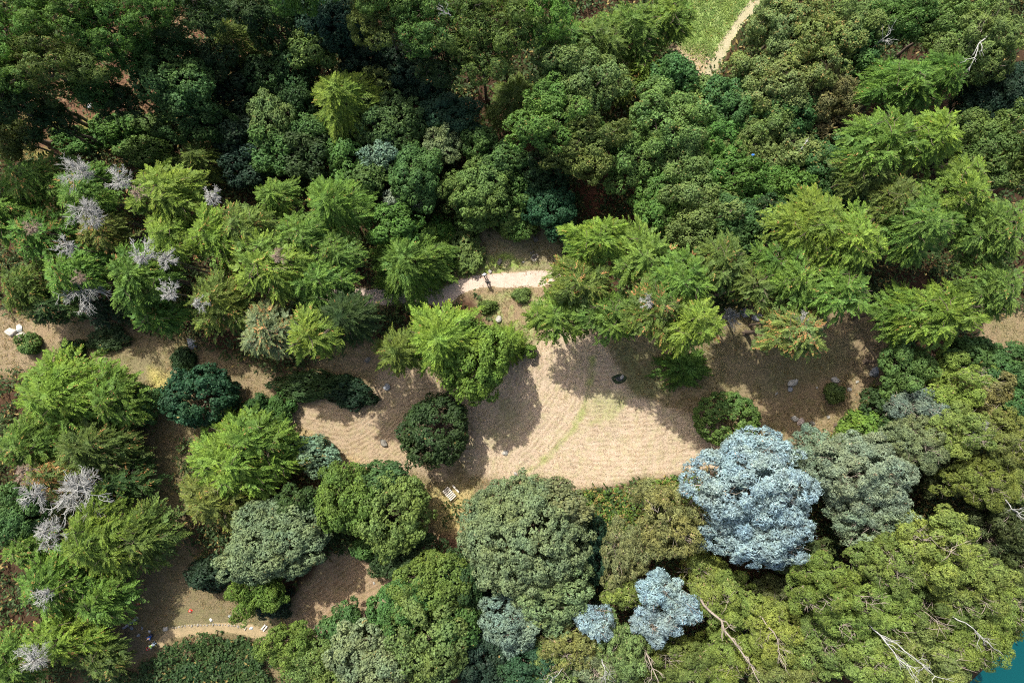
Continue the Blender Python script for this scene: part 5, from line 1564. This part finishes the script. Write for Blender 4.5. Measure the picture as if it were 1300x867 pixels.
    skin_mesh('jacket', jk, [('pelvis', 'spine'), ('spine', 'chest'), ('chest', 'shL'), ('shL', 'elL'), ('elL', 'cuL'), ('chest', 'shR'), ('shR', 'elR'), ('elR', 'cuR')], plain('jacket_cloth', shirt, 0.85), t)
    tk = grow(['pelvis', 'hipL', 'kneeL', 'ankL', 'hipR', 'kneeR', 'ankR'], .018); tk['pelvis'] = (*J['pelvis'][:3], .135)
    skin_mesh('trousers', tk, [('pelvis', 'hipL'), ('hipL', 'kneeL'), ('kneeL', 'ankL'), ('pelvis', 'hipR'), ('hipR', 'kneeR'), ('kneeR', 'ankR')], plain('trouser_cloth', trousers, 0.85), t)
    if vest:
        vk = grow(['spine', 'chest'], .05); a = Vector(J['pelvis'][:3]).lerp(Vector(J['spine'][:3]), .5); vk['low'] = (*a, .155)
        for s in 'LR': vk['sh' + s] = (*Vector(J['sh' + s][:3]).lerp(Vector(J['chest'][:3]), .3), .095)
        skin_mesh('vest', vk, [('low', 'spine'), ('spine', 'chest'), ('chest', 'shL'), ('chest', 'shR')], plain('hi_vis', vest, 0.6), t, root=2)
    # face, hair, hat on the head axis
    h0, h1 = Vector(J['head0'][:3]), Vector(J['head1'][:3])
    ax = (h1 - h0).normalized(); fw = (Vector((0, 1, 0)) - ax * ax.y).normalized() if abs(ax.y) < .95 else Vector((0, 0, -1))
    if pose == 'bend': fw = (Vector((0, .2, -1)) - ax * Vector((0, .2, -1)).dot(ax)).normalized()
    sd = ax.cross(fw).normalized()
    M = Matrix((sd, fw, ax)).transposed().to_4x4(); M.translation = (h0 + h1) / 2
    bm = bmesh.new()
    bmesh.ops.create_uvsphere(bm, u_segments=20, v_segments=12, radius=1, matrix=M @ Matrix.Translation((0, -.016, .05)) @ Matrix.Diagonal((.098, .104, .098, 1)))
    cut = [v for v in bm.verts if (M.inverted() @ v.co).y > .045 and (M.inverted() @ v.co).z < .075]
    bmesh.ops.delete(bm, geom=cut, context='VERTS')
    bm_obj('hair', bm, plain('hair', hair, 0.6), t, True)
    bm = bmesh.new()
    for sx in (-.032, .032): bmesh.ops.create_uvsphere(bm, u_segments=8, v_segments=6, radius=.012, matrix=M @ Matrix.Translation((sx, .082, .02)))
    bm_obj('eyes', bm, plain('eye', (.03, .02, .02), .3), t, True)
    bm = bmesh.new()
    bmesh.ops.create_cone(bm, segments=8, radius1=.016, radius2=.006, depth=.035, cap_ends=True, matrix=M @ Matrix.Translation((0, .095, -.005)) @ Matrix.Rotation(-.5, 4, 'X'))
    for sx in (-.092, .092): bmesh.ops.create_uvsphere(bm, u_segments=8, v_segments=6, radius=.02, matrix=M @ Matrix.Translation((sx, 0, .0)) @ Matrix.Diagonal((.5, .8, 1.3, 1)))
    bm_obj('nose_and_ears', bm, plain('skin_tone_face', skin, 0.6), t, True)
    bm = bmesh.new(); box(bm, M @ Vector((0, .086, -.045)), (.045, .01, .01)); bm_obj('mouth', bm, plain('lips', (.3, .09, .08), .6), t)
    if hat:
        bm = bmesh.new()
        bmesh.ops.create_cone(bm, segments=24, radius1=.155, radius2=.12, depth=.018, cap_ends=True, matrix=M @ Matrix.Translation((0, 0, .075)))
        bmesh.ops.create_cone(bm, segments=24, radius1=.115, radius2=.09, depth=.10, cap_ends=True, matrix=M @ Matrix.Translation((0, 0, .13)))
        bm_obj('hat', bm, plain('hat_cloth', hat, 0.8), t, False)
    bm = bmesh.new()
    for s in 'LR':
        a, b = Vector(J['ank' + s][:3]), Vector(J['toe' + s][:3]); c = (a + b) / 2; c.z = .05
        yaw = math.atan2(b.y - a.y, b.x - a.x) - math.pi / 2
        box(bm, c + Vector((0, 0, min(a.z, .16) * .2 - .01)), (.10, .28, .09), yaw, .025)
    bm_obj('shoes', bm, plain('shoe_leather', (.04, .035, .03), 0.6), t)
    return t
person(615.5, 350, math.radians(-155), 'walk', 'walker in a white sunhat and pale shirt on the north rim of the gravel path', (0.62, 0.66, 0.70), (0.03, 0.03, 0.035), (0.05, 0.03, 0.02), hat=(0.85, 0.86, 0.88))
person(619.5, 359.5, math.radians(-165), 'walk', 'dark-haired walker in a black top and pale trousers in the middle of the gravel path', (0.015, 0.015, 0.018), (0.60, 0.60, 0.62), (0.012, 0.01, 0.008))
person(193, 806, math.radians(150), 'crouch', 'worker in a blue jacket crouching beside the grey stones', (0.02, 0.09, 0.34), (0.03, 0.04, 0.08), (0.04, 0.03, 0.02))
person(197.5, 815, math.radians(132), 'bend', 'worker in a yellow-green hi-vis vest and faded jeans bending over by a red cone', (0.62, 0.75, 0.72), (0.22, 0.30, 0.38), (0.05, 0.04, 0.03), vest=(0.55, 0.85, 0.12))
